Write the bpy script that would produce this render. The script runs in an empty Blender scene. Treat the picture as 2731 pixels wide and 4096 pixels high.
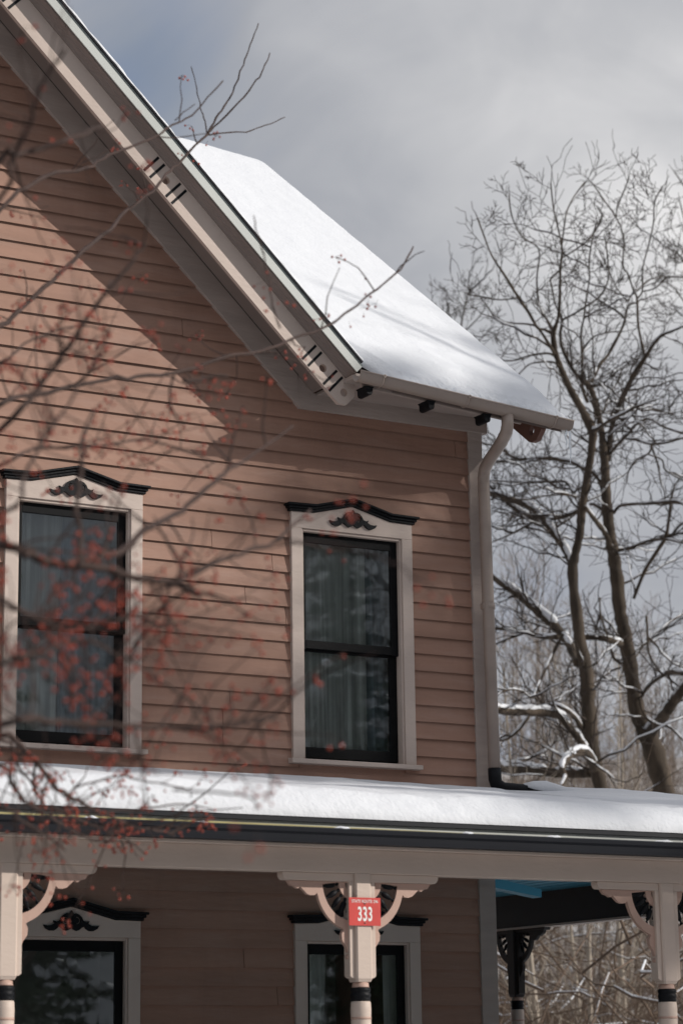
import bpy, math, random
from mathutils import Vector, Matrix, noise
R = math.radians
SC = bpy.context.scene
COL = SC.collection
E = 1.7                                   # eye height above the snow; house heights below are written relative to the eye

# ------------------------------------------------------------------ camera
YAW, PITCH, ROLL = R(29.925), R(13.009), R(-0.8085)
FW = Vector((math.sin(YAW)*math.cos(PITCH), math.cos(YAW)*math.cos(PITCH), math.sin(PITCH)))
_rt = Vector((math.cos(YAW), -math.sin(YAW), 0)); _up = _rt.cross(FW)
RT = _rt*math.cos(ROLL)+_up*math.sin(ROLL); UP = -_rt*math.sin(ROLL)+_up*math.cos(ROLL)
cam = bpy.data.cameras.new('camera'); camo = bpy.data.objects.new('camera', cam); COL.objects.link(camo)
M3 = Matrix((RT, UP, -FW)).transposed()
camo.matrix_world = Matrix.Translation((0, 0, E)) @ M3.to_4x4()
cam.sensor_fit = 'HORIZONTAL'; cam.sensor_width = 24.0; cam.lens = 85.0
cam.clip_start = 0.1; cam.clip_end = 2000
cam.dof.use_dof = True; cam.dof.focus_distance = 17.3; cam.dof.aperture_fstop = 2.8
SC.camera = camo
SC.render.resolution_x, SC.render.resolution_y = 682, 1024

# ------------------------------------------------------------------ light and sky
SUN = Vector((1.35, -1.0, 0.73)).normalized()
sun = bpy.data.lights.new('sun', 'SUN'); sun.energy = 3.7; sun.angle = R(0.53); sun.color = (1.0, 0.955, 0.895)
suno = bpy.data.objects.new('sun', sun); COL.objects.link(suno)
suno.rotation_euler = (-SUN).to_track_quat('-Z', 'Y').to_euler(); suno.location = (30, -20, 30)

W = bpy.data.worlds.new("World"); SC.world = W; W.use_nodes = True
nt = W.node_tree; nt.nodes.clear()
def wn(t, **k):
    n = nt.nodes.new(t)
    for a, b in k.items(): setattr(n, a, b)
    return n
def pxdir(px, py):
    return (FW*9672+RT*(px-1365.5)-UP*(py-2048)).normalized()
tc = wn('ShaderNodeTexCoord')
sky = wn('ShaderNodeTexSky', sky_type='NISHITA', sun_disc=False)
sky.sun_elevation = math.asin(SUN.z); sky.sun_rotation = math.atan2(SUN.x, SUN.y); sky.air_density = 1.2; sky.dust_density = 2.0
skym = wn('ShaderNodeMix', data_type='RGBA', blend_type='MULTIPLY'); skym.inputs[0].default_value = 1
nt.links.new(sky.outputs[0], skym.inputs[6]); skym.inputs[7].default_value = (0.075, 0.075, 0.075, 1)
def lobe(px, py, power):
    d = pxdir(px, py)
    v = wn('ShaderNodeVectorMath', operation='DOT_PRODUCT'); nt.links.new(tc.outputs['Generated'], v.inputs[0]); v.inputs[1].default_value = d
    m = wn('ShaderNodeMath', operation='MAXIMUM'); nt.links.new(v.outputs['Value'], m.inputs[0]); m.inputs[1].default_value = 0
    p = wn('ShaderNodeMath', operation='POWER'); nt.links.new(m.outputs[0], p.inputs[0]); p.inputs[1].default_value = power
    return p.outputs[0]
def mth(op, a, b=None, c=None, clamp=False):
    m = wn('ShaderNodeMath', operation=op); m.use_clamp = clamp
    for i, x in enumerate((a, b, c)):
        if x is None: continue
        if isinstance(x, (int, float)): m.inputs[i].default_value = x
        else: nt.links.new(x, m.inputs[i])
    return m.outputs[0]
mp = wn('ShaderNodeMapping'); nt.links.new(tc.outputs['Generated'], mp.inputs[0]); mp.inputs['Scale'].default_value = (3.0, 3.0, 4.2); mp.inputs['Location'].default_value = (0.31, 0.12, 0.4)
n1 = wn('ShaderNodeTexNoise'); nt.links.new(mp.outputs[0], n1.inputs['Vector']); n1.inputs['Scale'].default_value = 2.1; n1.inputs['Detail'].default_value = 5; n1.inputs['Roughness'].default_value = 0.5; n1.inputs['Distortion'].default_value = 0.9
n2 = wn('ShaderNodeTexNoise'); nt.links.new(mp.outputs[0], n2.inputs['Vector']); n2.inputs['Scale'].default_value = 5.5; n2.inputs['Detail'].default_value = 6; n2.inputs['Distortion'].default_value = 0.6
# cloud brightness: noise plus a brighter bank low on the right
br = mth('ADD', mth('MULTIPLY', n1.outputs[0], 0.5), mth('MULTIPLY', n2.outputs[0], 0.28))
br = mth('ADD', br, mth('MULTIPLY', lobe(2560, 900, 420), 0.34))
br = mth('ADD', br, mth('MULTIPLY', lobe(1900, 150, 700), 0.12))
br = mth('SUBTRACT', br, mth('MULTIPLY', lobe(560, 330, 900), 0.17))
br = mth('SUBTRACT', br, mth('MULTIPLY', lobe(1500, 820, 2600), 0.10))
cr = wn('ShaderNodeValToRGB'); nt.links.new(br, cr.inputs[0])
cr.color_ramp.elements[0].position = 0.15; cr.color_ramp.elements[0].color = (0.235, 0.275, 0.365, 1)
cr.color_ramp.elements[1].position = 0.82; cr.color_ramp.elements[1].color = (0.76, 0.75, 0.75, 1)
e = cr.color_ramp.elements.new(0.36); e.color = (0.345, 0.358, 0.392, 1)
e = cr.color_ramp.elements.new(0.55); e.color = (0.47, 0.475, 0.495, 1)
blue = mth('MULTIPLY', lobe(520, 300, 1500), mth('MULTIPLY', n2.outputs[0], 0.62), clamp=True)
mx = wn('ShaderNodeMix', data_type='RGBA'); nt.links.new(blue, mx.inputs[0]); nt.links.new(cr.outputs[0], mx.inputs[6]); nt.links.new(skym.outputs[2], mx.inputs[7])
bg = wn('ShaderNodeBackground'); nt.links.new(mx.outputs[2], bg.inputs[0]); # the overcast is bright overhead and duller low over the road
vd = wn('ShaderNodeVectorMath', operation='DOT_PRODUCT'); nt.links.new(tc.outputs['Generated'], vd.inputs[0]); vd.inputs[1].default_value = pxdir(1700, 900)
mr = wn('ShaderNodeMapRange', interpolation_type='SMOOTHSTEP'); nt.links.new(vd.outputs['Value'], mr.inputs[0])
mr.inputs[1].default_value = 0.60; mr.inputs[2].default_value = 0.94; mr.inputs[3].default_value = 0.0; mr.inputs[4].default_value = 1.0
sx = wn('ShaderNodeSeparateXYZ'); nt.links.new(tc.outputs['Generated'], sx.inputs[0])
el = wn('ShaderNodeMapRange', interpolation_type='SMOOTHSTEP'); nt.links.new(sx.outputs[2], el.inputs[0])
el.inputs[1].default_value = 0.05; el.inputs[2].default_value = 0.85; el.inputs[3].default_value = 0.40; el.inputs[4].default_value = 1.75
lp = wn('ShaderNodeMix'); lp.data_type = 'FLOAT'; nt.links.new(mr.outputs[0], lp.inputs[0]); nt.links.new(el.outputs[0], lp.inputs[2]); lp.inputs[3].default_value = 1.03
nt.links.new(lp.outputs[0], bg.inputs[1])
out = wn('ShaderNodeOutputWorld'); nt.links.new(bg.outputs[0], out.inputs[0])

SC.view_settings.view_transform = 'Standard'; SC.view_settings.look = 'None'
SC.view_settings.exposure = 0.13; SC.view_settings.gamma = 1.0
SC.cycles.max_bounces = 6; SC.cycles.transparent_max_bounces = 12

# ------------------------------------------------------------------ helpers
def at(px, py, dist):                     # a point of the place seen near (px, py), dist metres from the eye
    return pxdir(px, py)*dist             # heights relative to the eye
MAT = {}
def mat(name, col, rough=0.6, var=0.12, scale=(3, 3, 3), bump=0.0, bscale=60, detail=5, col2=None, spec=0.3, stretch=None):
    m = bpy.data.materials.new(name); m.use_nodes = True; t = m.node_tree; b = t.nodes['Principled BSDF']
    b.inputs['Roughness'].default_value = rough; b.inputs['Specular IOR Level'].default_value = spec
    g = t.nodes.new('ShaderNodeTexCoord'); mp = t.nodes.new('ShaderNodeMapping'); t.links.new(g.outputs['Object'], mp.inputs[0]); mp.inputs['Scale'].default_value = scale
    n = t.nodes.new('ShaderNodeTexNoise'); t.links.new(mp.outputs[0], n.inputs['Vector']); n.inputs['Scale'].default_value = 1; n.inputs['Detail'].default_value = detail
    r = t.nodes.new('ShaderNodeValToRGB'); t.links.new(n.outputs[0], r.inputs[0])
    c2 = col2 or tuple(min(1, x*(1+var)) for x in col)
    c1 = tuple(x*(1-var) for x in col)
    r.color_ramp.elements[0].position = 0.3; r.color_ramp.elements[0].color = (*c1, 1)
    r.color_ramp.elements[1].position = 0.7; r.color_ramp.elements[1].color = (*c2, 1)
    t.links.new(r.outputs[0], b.inputs['Base Color'])
    if bump:
        mp2 = t.nodes.new('ShaderNodeMapping'); t.links.new(g.outputs['Object'], mp2.inputs[0]); mp2.inputs['Scale'].default_value = stretch or (1, 1, 1)
        n2 = t.nodes.new('ShaderNodeTexNoise'); t.links.new(mp2.outputs[0], n2.inputs['Vector']); n2.inputs['Scale'].default_value = bscale; n2.inputs['Detail'].default_value = 4
        bp = t.nodes.new('ShaderNodeBump'); t.links.new(n2.outputs[0], bp.inputs['Height']); bp.inputs['Strength'].default_value = bump; bp.inputs['Distance'].default_value = 0.01
        t.links.new(bp.outputs[0], b.inputs['Normal'])
    MAT[name] = m
    return m
mat('siding', (0.315, 0.181, 0.130), 0.66, 0.09, (0.7, 3, 9), 0.35, 22, stretch=(0.35, 1, 1.6))
def weather(name, amt, scale, tint):                       # dirt and faded paint with shapes of their own
    t = MAT[name].node_tree; b = t.nodes['Principled BSDF']; l = b.inputs['Base Color'].links[0]; src = l.from_socket
    g = t.nodes.new('ShaderNodeTexCoord'); mp = t.nodes.new('ShaderNodeMapping'); t.links.new(g.outputs['Object'], mp.inputs[0]); mp.inputs['Scale'].default_value = scale
    n = t.nodes.new('ShaderNodeTexNoise'); t.links.new(mp.outputs[0], n.inputs['Vector']); n.inputs['Scale'].default_value = 1; n.inputs['Detail'].default_value = 7; n.inputs['Roughness'].default_value = 0.65
    r = t.nodes.new('ShaderNodeMapRange'); t.links.new(n.outputs[0], r.inputs[0]); r.inputs[1].default_value = 0.48; r.inputs[2].default_value = 0.75; r.inputs[3].default_value = 0; r.inputs[4].default_value = amt
    m = t.nodes.new('ShaderNodeMix'); m.data_type = 'RGBA'; t.links.new(r.outputs[0], m.inputs[0]); t.links.new(src, m.inputs[6]); m.inputs[7].default_value = (*tint, 1); t.links.new(m.outputs[2], b.inputs['Base Color'])
weather('siding', 0.45, (5.0, 5.0, 1.1), (0.22, 0.125, 0.095)); weather('siding', 0.35, (2.2, 2.2, 11), (0.39, 0.27, 0.22))
mat('trim', (0.50, 0.41, 0.355), 0.55, 0.07, (2, 2, 2), 0.25, 40, stretch=(0.4, 1, 1))
mat('porchtrim', (0.55, 0.445, 0.375), 0.55, 0.06, (2, 2, 2), 0.2, 40, stretch=(0.4, 1, 1))
mat('frieze', (0.36, 0.295, 0.26), 0.6, 0.10, (1.5, 4, 9), 0.45, 18, stretch=(0.35, 1, 2.0))
mat('pink', (0.45, 0.30, 0.24), 0.55, 0.07, (3, 3, 3), 0.15, 40)
mat('black', (0.007, 0.0075, 0.009), 0.55, 0.3, (8, 8, 8), 0.3, 60, spec=0.15)
mat('maroon', (0.15, 0.078, 0.06), 0.6, 0.1)
mat('sash', (0.004, 0.004, 0.0045), 0.5, 0.2, (8, 8, 8), spec=0.12)
mat('gutter', (0.33, 0.265, 0.225), 0.42, 0.10, (1.2, 6, 6), 0.12, 30, stretch=(0.3, 1, 1), spec=0.5)
mat('darkgutter', (0.016, 0.017, 0.021), 0.55, 0.12, (1, 4, 4), spec=0.2)
mat('brownedge', (0.21, 0.165, 0.145), 0.5, 0.1, (2, 2, 2))
mat('drip', (0.47, 0.485, 0.455), 0.4, 0.05, (2, 2, 2), spec=0.5)
mat('teal', (0.24, 0.265, 0.26), 0.45, 0.1, (2, 2, 2))
mat('shingle', (0.022, 0.022, 0.026), 0.9, 0.4, (20, 20, 20), 0.5, 90)
mat('yellow', (0.42, 0.37, 0.17), 0.5, 0.1, (2, 2, 2))
mat('blue', (0.10, 0.40, 0.56), 0.5, 0.08, (3, 3, 3))
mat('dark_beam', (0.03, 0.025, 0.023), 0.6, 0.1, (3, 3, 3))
mat('floorwood', (0.10, 0.09, 0.085), 0.6, 0.1, (2, 8, 2))
mat('plaster', (0.68, 0.67, 0.65), 0.9, 0.05)
mat('sign_red', (0.56, 0.06, 0.05), 0.4, 0.10, (9, 9, 9), spec=0.4)
mat('sign_white', (0.80, 0.78, 0.74), 0.5, 0.03)
mat('steel', (0.16, 0.12, 0.10), 0.5, 0.2)
mat('bark', (0.056, 0.042, 0.030), 0.9, 0.55, (5, 5, 1.6), 1.0, 9, stretch=(2.2, 2.2, 0.45))
mat('pale_bark', (0.34, 0.29, 0.235), 0.85, 0.25, (5, 5, 2), 0.5, 14)
mat('brush', (0.112, 0.078, 0.056), 0.9, 0.35, (0.8, 0.8, 0.8))
mat('sap_bark', (0.19, 0.15, 0.12), 0.9, 0.3, (1, 1, 1))
mat('twig', (0.050, 0.029, 0.023), 0.75, 0.25, (9, 9, 9), 0.3, 50)
mat('backlit_bark', (0.040, 0.030, 0.024), 0.9, 0.3, (1, 1, 1))  # darker copy of the bark: the crown's backlit shade is put into its colour
mat('berry', (0.33, 0.042, 0.014), 0.32, 0.45, (7, 7, 7), spec=0.5)
mat('needle', (0.030, 0.050, 0.026), 0.8, 0.4, (1, 1, 1))
mat('road', (0.055, 0.055, 0.058), 0.85, 0.15, (2, 2, 2), 0.5, 60)
mat('litter', (0.155, 0.115, 0.085), 0.95, 0.3, (0.6, 0.6, 0.6), 0.6, 3, col2=(0.50, 0.48, 0.47))

def snowmat():
    m = bpy.data.materials.new('snow'); m.use_nodes = True; t = m.node_tree; b = t.nodes['Principled BSDF']
    b.inputs['Base Color'].default_value = (0.66, 0.67, 0.69, 1); b.inputs['Roughness'].default_value = 0.75; b.inputs['Specular IOR Level'].default_value = 0.25
    b.inputs['Subsurface Weight'].default_value = 0.0
    g = t.nodes.new('ShaderNodeTexCoord')
    a = t.nodes.new('ShaderNodeTexNoise'); t.links.new(g.outputs['Object'], a.inputs['Vector']); a.inputs['Scale'].default_value = 42; a.inputs['Detail'].default_value = 4
    c = t.nodes.new('ShaderNodeTexNoise'); t.links.new(g.outputs['Object'], c.inputs['Vector']); c.inputs['Scale'].default_value = 5; c.inputs['Detail'].default_value = 3
    ad = t.nodes.new('ShaderNodeMath'); ad.operation = 'MULTIPLY_ADD'; t.links.new(c.outputs[0], ad.inputs[0]); ad.inputs[1].default_value = 3.0; t.links.new(a.outputs[0], ad.inputs[2])
    bp = t.nodes.new('ShaderNodeBump'); t.links.new(ad.outputs[0], bp.inputs['Height']); bp.inputs['Strength'].default_value = 0.4; bp.inputs['Distance'].default_value = 0.012
    t.links.new(bp.outputs[0], b.inputs['Normal']); MAT['snow'] = m
snowmat()
def glassmat():
    m = bpy.data.materials.new('pane_glass'); m.use_nodes = True; t = m.node_tree; t.nodes.clear()
    o = t.nodes.new('ShaderNodeOutputMaterial'); mix = t.nodes.new('ShaderNodeMixShader')
    tr = t.nodes.new('ShaderNodeBsdfTransparent'); tr.inputs[0].default_value = (0.95, 0.97, 0.96, 1)
    gl = t.nodes.new('ShaderNodeBsdfGlossy'); gl.inputs['Roughness'].default_value = 0.015; gl.inputs[0].default_value = (0.92, 0.95, 0.96, 1)
    fr = t.nodes.new('ShaderNodeFresnel'); fr.inputs[0].default_value = 1.5
    mu = t.nodes.new('ShaderNodeMath'); mu.operation = 'MULTIPLY'; mu.inputs[1].default_value = 3.2; mu.use_clamp = True
    g = t.nodes.new('ShaderNodeTexCoord'); n = t.nodes.new('ShaderNodeTexNoise'); t.links.new(g.outputs['Object'], n.inputs['Vector']); n.inputs['Scale'].default_value = 5.0; n.inputs['Detail'].default_value = 2
    bp = t.nodes.new('ShaderNodeBump'); t.links.new(n.outputs[0], bp.inputs['Height']); bp.inputs['Strength'].default_value = 0.02; bp.inputs['Distance'].default_value = 0.01
    t.links.new(bp.outputs[0], gl.inputs['Normal'])
    t.links.new(fr.outputs[0], mu.inputs[0]); t.links.new(mu.outputs[0], mix.inputs[0]); t.links.new(tr.outputs[0], mix.inputs[1]); t.links.new(gl.outputs[0], mix.inputs[2]); t.links.new(mix.outputs[0], o.inputs[0])
    MAT['pane'] = m
glassmat()
def clothmat(name, col, tl):
    m = bpy.data.materials.new(name); m.use_nodes = True; t = m.node_tree; t.nodes.clear()
    o = t.nodes.new('ShaderNodeOutputMaterial'); d = t.nodes.new('ShaderNodeBsdfDiffuse'); l = t.nodes.new('ShaderNodeBsdfTranslucent'); mix = t.nodes.new('ShaderNodeMixShader')
    g = t.nodes.new('ShaderNodeTexCoord'); n = t.nodes.new('ShaderNodeTexNoise'); t.links.new(g.outputs['Object'], n.inputs['Vector']); n.inputs['Scale'].default_value = 9
    r = t.nodes.new('ShaderNodeValToRGB'); t.links.new(n.outputs[0], r.inputs[0]); r.color_ramp.elements[0].color = (*[c*0.50 for c in col], 1); r.color_ramp.elements[0].position = 0.35; r.color_ramp.elements[1].position = 0.66; mp = t.nodes.new('ShaderNodeMapping'); mp.inputs['Scale'].default_value = (2.6, 2.6, 0.05); t.links.new(g.outputs['Object'], mp.inputs[0]); t.links.new(mp.outputs[0], n.inputs['Vector']); r.color_ramp.elements[1].color = (*col, 1)  # upright bands put fold shading and doubled cloth into the colour
    t.links.new(r.outputs[0], d.inputs[0]); t.links.new(r.outputs[0], l.inputs[0]); mix.inputs[0].default_value = tl
    t.links.new(d.outputs[0], mix.inputs[1]); t.links.new(l.outputs[0], mix.inputs[2]); t.links.new(mix.outputs[0], o.inputs[0]); MAT[name] = m
clothmat('sheer', (0.92, 0.93, 0.91), 0.35); clothmat('drape', (0.36, 0.42, 0.48), 0.2)
def icemat():
    m = bpy.data.materials.new('ice'); m.use_nodes = True; b = m.node_tree.nodes['Principled BSDF']
    b.inputs['Base Color'].default_value = (0.9, 0.94, 0.97, 1); b.inputs['Roughness'].default_value = 0.08; b.inputs['Transmission Weight'].default_value = 0.8; b.inputs['IOR'].default_value = 1.31
    n = m.node_tree.nodes.new('ShaderNodeTexNoise'); n.inputs['Scale'].default_value = 40; bp = m.node_tree.nodes.new('ShaderNodeBump'); bp.inputs['Strength'].default_value = 0.4
    m.node_tree.links.new(n.outputs[0], bp.inputs['Height']); m.node_tree.links.new(bp.outputs[0], b.inputs['Normal']); MAT['ice'] = m
icemat()

class MB:
    def __init__(s): s.v = []; s.f = []; s.sm = []
    def add(s, vs, fs, smooth=False):
        k = len(s.v); s.v += [tuple(v) for v in vs]; s.f += [tuple(i+k for i in f) for f in fs]; s.sm += [smooth]*len(fs); return s
    def box(s, x0, x1, y0, y1, z0, z1):
        return s.add([(x0,y0,z0),(x1,y0,z0),(x1,y1,z0),(x0,y1,z0),(x0,y0,z1),(x1,y0,z1),(x1,y1,z1),(x0,y1,z1)],
                     [(0,3,2,1),(4,5,6,7),(0,1,5,4),(1,2,6,5),(2,3,7,6),(3,0,4,7)])
    def prism(s, pts, mapf, d0, d1, smooth=False):          # convex/simple outline swept from d0 to d1
        n = len(pts); vs = [mapf(u, v, d0) for u, v in pts]+[mapf(u, v, d1) for u, v in pts]
        fs = [tuple(range(n))[::-1], tuple(range(n, 2*n))]+[(i, (i+1) % n, n+(i+1) % n, n+i) for i in range(n)]
        return s.add(vs, fs, smooth)
    def tube(s, pts, rad, k=6, caps=True, squash=None):
        pts = [Vector(p) for p in pts]; n = len(pts)
        if n < 2: return s
        vs = []; ref = None
        for i, p in enumerate(pts):
            d = (pts[min(i+1, n-1)]-pts[max(i-1, 0)])
            if d.length < 1e-9: d = Vector((0, 0, 1))
            d.normalize()
            if ref is None:
                ref = d.orthogonal().normalized()
            ref = ref-d*ref.dot(d)
            if ref.length < 1e-6: ref = d.orthogonal()
            ref.normalize(); b = d.cross(ref); r = rad[i] if isinstance(rad, (list, tuple)) else rad
            for j in range(k):
                a = 2*math.pi*j/k; vs.append(p+(ref*math.cos(a)+b*math.sin(a))*r)
        fs = [(i*k+j, i*k+(j+1) % k, (i+1)*k+(j+1) % k, (i+1)*k+j) for i in range(n-1) for j in range(k)]
        if caps: fs += [tuple(range(k))[::-1], tuple(range((n-1)*k, n*k))]
        return s.add(vs, fs, True)
    def lathe(s, prof, o, axis=Vector((0, 0, 1)), k=20):    # prof: (radius, height along axis)
        axis = Vector(axis).normalized(); a = axis.orthogonal().normalized(); b = axis.cross(a); o = Vector(o); vs = []
        for r, h in prof:
            for j in range(k):
                t = 2*math.pi*j/k; vs.append(o+axis*h+(a*math.cos(t)+b*math.sin(t))*r)
        n = len(prof); fs = [(i*k+j, i*k+(j+1) % k, (i+1)*k+(j+1) % k, (i+1)*k+j) for i in range(n-1) for j in range(k)]
        fs += [tuple(range(k))[::-1], tuple(range((n-1)*k, n*k))]
        return s.add(vs, fs, True)
    def mesh(s, name, m, up=E):
        me = bpy.data.meshes.new(name); me.from_pydata([(x, y, z+up) for x, y, z in s.v], [], s.f)
        me.polygons.foreach_set('use_smooth', s.sm); me.materials.append(MAT[m]); me.update(); return me
    def build(s, name, m, parent=None, bevel=0, up=E, fix=True):
        me = s.mesh(name, m, up); o = bpy.data.objects.new(name, me); COL.objects.link(o)
        if fix:
            import bmesh
            b = bmesh.new(); b.from_mesh(me); bmesh.ops.recalc_face_normals(b, faces=b.faces[:]); b.to_mesh(me); b.free()
        put(o, parent)
        if bevel:
            md = o.modifiers.new('bevel', 'BEVEL'); md.width = bevel; md.segments = 2; md.limit_method = 'ANGLE'; md.angle_limit = R(50)
        return o
def put(o, parent):
    if parent is not None:
        o.parent = parent; L = Vector((0, 0, 0)); p = parent
        if p.type == 'EMPTY': o.matrix_parent_inverse = Matrix.Translation(-Vector(p.location))
def empty(name, loc, label=None, cat=None, group=None):
    o = bpy.data.objects.new(name, None); COL.objects.link(o); o.location = (loc[0], loc[1], loc[2]+E); o.empty_display_size = 0.3
    tag(o, label, cat, group); return o
def tag(o, label=None, cat=None, group=None, kind=None):
    for k, v in (('label', label), ('category', cat), ('group', group), ('kind', kind)):
        if v: o[k] = v
    return o
def copy_tree(o, parent=None, off=None):
    c = o.copy(); COL.objects.link(c)
    if parent is not None: c.parent = parent
    if off is not None: c.location = Vector(o.location)+Vector(off)
    for ch in list(o.children): copy_tree(ch, c)
    return c
def shape2d(mb, loops, mapf, d0, d1, res=1):                # outline with holes, swept from d0 to d1
    cu = bpy.data.curves.new('s', 'CURVE'); cu.dimensions = '2D'; cu.fill_mode = 'BOTH'; cu.extrude = 0.5
    for L in loops:
        sp = cu.splines.new('POLY'); sp.points.add(len(L)-1); sp.use_cyclic_u = True
        for p, (x, y) in zip(sp.points, L): p.co = (x, y, 0, 1)
    o = bpy.data.objects.new('s', cu); COL.objects.link(o)
    me = bpy.data.meshes.new_from_object(o.evaluated_get(bpy.context.evaluated_depsgraph_get()))
    mb.add([mapf(v.co.x, v.co.y, d0 if v.co.z < 0 else d1) for v in me.vertices], [tuple(p.vertices) for p in me.polygons])
    COL.objects.unlink(o); bpy.data.objects.remove(o); bpy.data.curves.remove(cu); bpy.data.meshes.remove(me)
def circ(cx, cy, r, n=20, ry=None): return [(cx+r*math.cos(2*math.pi*i/n), cy+(ry or r)*math.sin(2*math.pi*i/n)) for i in range(n)]
def fbm(x, y, z=0.0, o=4): return noise.fractal(Vector((x, y, z)), 1.0, 2.0, o)

# ------------------------------------------------------------------ ground, road, far slope
def grid(name, m, x0, x1, y0, y1, nx, ny, zf, kind='structure'):
    b = MB(); vs = []
    for j in range(ny+1):
        for i in range(nx+1):
            x = x0+(x1-x0)*i/nx; y = y0+(y1-y0)*j/ny; vs.append((x, y, zf(x, y)))
    b.add(vs, [(j*(nx+1)+i, j*(nx+1)+i+1, (j+1)*(nx+1)+i+1, (j+1)*(nx+1)+i) for j in range(ny) for i in range(nx)], True)
    o = b.build(name, m, fix=False); tag(o, kind=kind); return o
def hill(x, y):
    d = math.hypot(x, y); t = max(0, min(1, (d-44)/70)) if y > 0 else 0
    return t*t*(3-2*t)*15
def gz(x, y):
    return -E+0.06*fbm(x*0.12, y*0.12, 3)+hill(x, y)+(0.5*fbm(x*.05, y*.05, 7) if math.hypot(x, y) > 45 else 0)
g = grid('ground', 'snow', -220, 260, -160, 260, 120, 110, gz)
g.data.materials.append(MAT['litter'])
for p in g.data.polygons:
    if math.hypot(p.center.x, p.center.y) > 50 and p.center.y > 0: p.material_index = 1
rd = MB(); rd.box(-160, 200, -6.0, 7.6, -E+0.02, -E+0.10); tag(rd.build('road', 'road'), kind='structure')

# ------------------------------------------------------------------ the house
YW = 14.697; XC = 4.21; XR = 9.56; XL = 2*XC-XR
house = empty('house', (XC, 19.4, -E), 'pink clapboard gabled house with snowy roofs and a carved front porch', 'house')
TH = R(44); tv = (math.cos(TH), -math.sin(TH)); nv = (math.sin(TH), math.cos(TH))
def rake(t, n, y): return (t*tv[0]+n*nv[0], y, t*tv[1]+n*nv[1])
def rakem(t, n, y): p = rake(t, n, y); return (2*XC-p[0], p[1], p[2])
TAPEX = lambda n: tv[0]*XC+tv[1]*((n-nv[0]*XC)/nv[1])      # t where height n meets the gable's centre line

WX = [8.53, 6.371, 4.21]                                   # window centres
WZ = [0.0, -2.895]
holes = []
for wx in WX:
    for dz in WZ: holes.append((wx-0.42, wx+0.42, 2.115+dz, 3.762+dz))
rnd = random.Random(5)
sid = MB(); EXP = 0.1251; z = 5.685-EXP*56; nrow = 0
GL = 9.06                                                  # siding runs up behind the rake frieze
while z < 8.75:
    zt = z+EXP+0.030
    x1 = XR-0.01; x0 = XL+0.01
    if z > 4.60:
        x1 = min(x1, (GL-nv[1]*(z+EXP*0.5))/nv[0]); x0 = 2*XC-x1
    if x1 > x0:
        iv = [(x0, x1)]
        for a, b, c, d in holes:
            if z+EXP*0.9 > c and z+EXP*0.1 < d:
                iv = [q for s0, s1 in iv for q in ((s0, min(s1, a)), (max(s0, b), s1)) if q[1]-q[0] > 0.01]
        iv2 = []
        for s0, s1 in iv:
            cuts = [s0+(s1-s0)*rnd.random()] if (s1-s0 > 1.2 and rnd.random() < 0.55) else []
            for c in cuts: iv2.append((s0, c-0.0022)); s0 = c+0.0022
            iv2.append((s0, s1))
        for s0, s1 in iv2:
            n = max(1, int((s1-s0)/0.6)); lip = 0.024+rnd.uniform(-0.002, 0.003); vs = []; zz = z+rnd.uniform(-0.003, 0.003)
            for i in range(n+1):
                x = s0+(s1-s0)*i/n; w = 0.0015*noise.noise(Vector((x*1.7, z*9, 1))); zl = zz+0.0022*noise.noise(Vector((x*0.8, z*7, 5)))
                vs += [(x, YW+0.008, zl), (x, YW+0.008-lip-w, zl), (x, YW+0.008-lip-w+0.0015, zl+0.004), (x, YW+0.006, zt)]
            fs = []
            for i in range(n):
                k = i*4; fs += [(k+1, k+5, k+6, k+2), (k+2, k+6, k+7, k+3)]
            fs += [(0, 1, 2, 3), (n*4+3, n*4+2, n*4+1, n*4)]
            sid.add(vs, fs)
    z += EXP; nrow += 1
sid.build('siding', 'siding', house, fix=False)
# sheathing behind the boards, with the window openings left open, and the other three walls
sh = MB(); xs = sorted([XL, XR]+[h for q in holes for h in q[:2]]+[2*XC-8.95, 2*XC-8.11, 2*XC-6.79, 2*XC-5.95]); zb = -1.35
def span(x0, x1):
    ops = [(c, d) for a, b, c, d in holes if a-1e-6 <= x0 and x1 <= b+1e-6]
    z0 = zb
    top = lambda x: max(4.735, min(8.8, (9.08-nv[0]*(x if x > XC else 2*XC-x))/nv[1])) if True else 0
    for c, d in sorted(ops):
        sh.box(x0, x1, YW+0.009, YW+0.06, z0, c); z0 = d
    ta, tb = top(x0), top(x1)
    sh.add([(x0,YW+.009,z0),(x1,YW+.009,z0),(x1,YW+.009,tb),(x0,YW+.009,ta),(x0,YW+.06,z0),(x1,YW+.06,z0),(x1,YW+.06,tb),(x0,YW+.06,ta)],
           [(0,1,2,3),(7,6,5,4),(0,4,5,1),(1,5,6,2),(2,6,7,3),(3,7,4,0)])
xs = sorted(set(round(x, 4) for x in xs+[XC])); 
for a, b in zip(xs, xs[1:]): span(a, b)
sh.box(XL, XR, 24.0, 24.1, zb, 4.7); sh.box(XL, XL+0.1, YW+0.06, 24.0, zb, 4.7)
sh.add([(XR-0.1,YW+.06,zb),(XR,YW+.06,zb),(XR,24,zb),(XR-.1,24,zb),(XR-.1,YW+.06,4.74),(XR,YW+.06,4.74),(XR,24,4.74),(XR-.1,24,4.74),(XR-.1,19.36,8.4),(XR,19.36,8.4)],
       [(0,1,5,4),(1,2,6,9,5),(2,3,7,6),(3,0,4,8,7),(4,5,9,8),(6,7,8,9)])
sh.build('wall', 'siding', house)
rm = MB(); rm.box(XL+0.12, XR-0.12, 16.6, 16.7, zb, 4.6); rm.box(XL+.12, XR-.12, YW+.07, 16.6, 1.42, 1.5); rm.box(XL+.12, XR-.12, YW+.07, 16.6, 4.5, 4.58)
for x in (3.1, 5.3, 7.45): rm.box(x, x+0.1, YW+0.07, 16.6, zb, 4.5)
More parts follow.
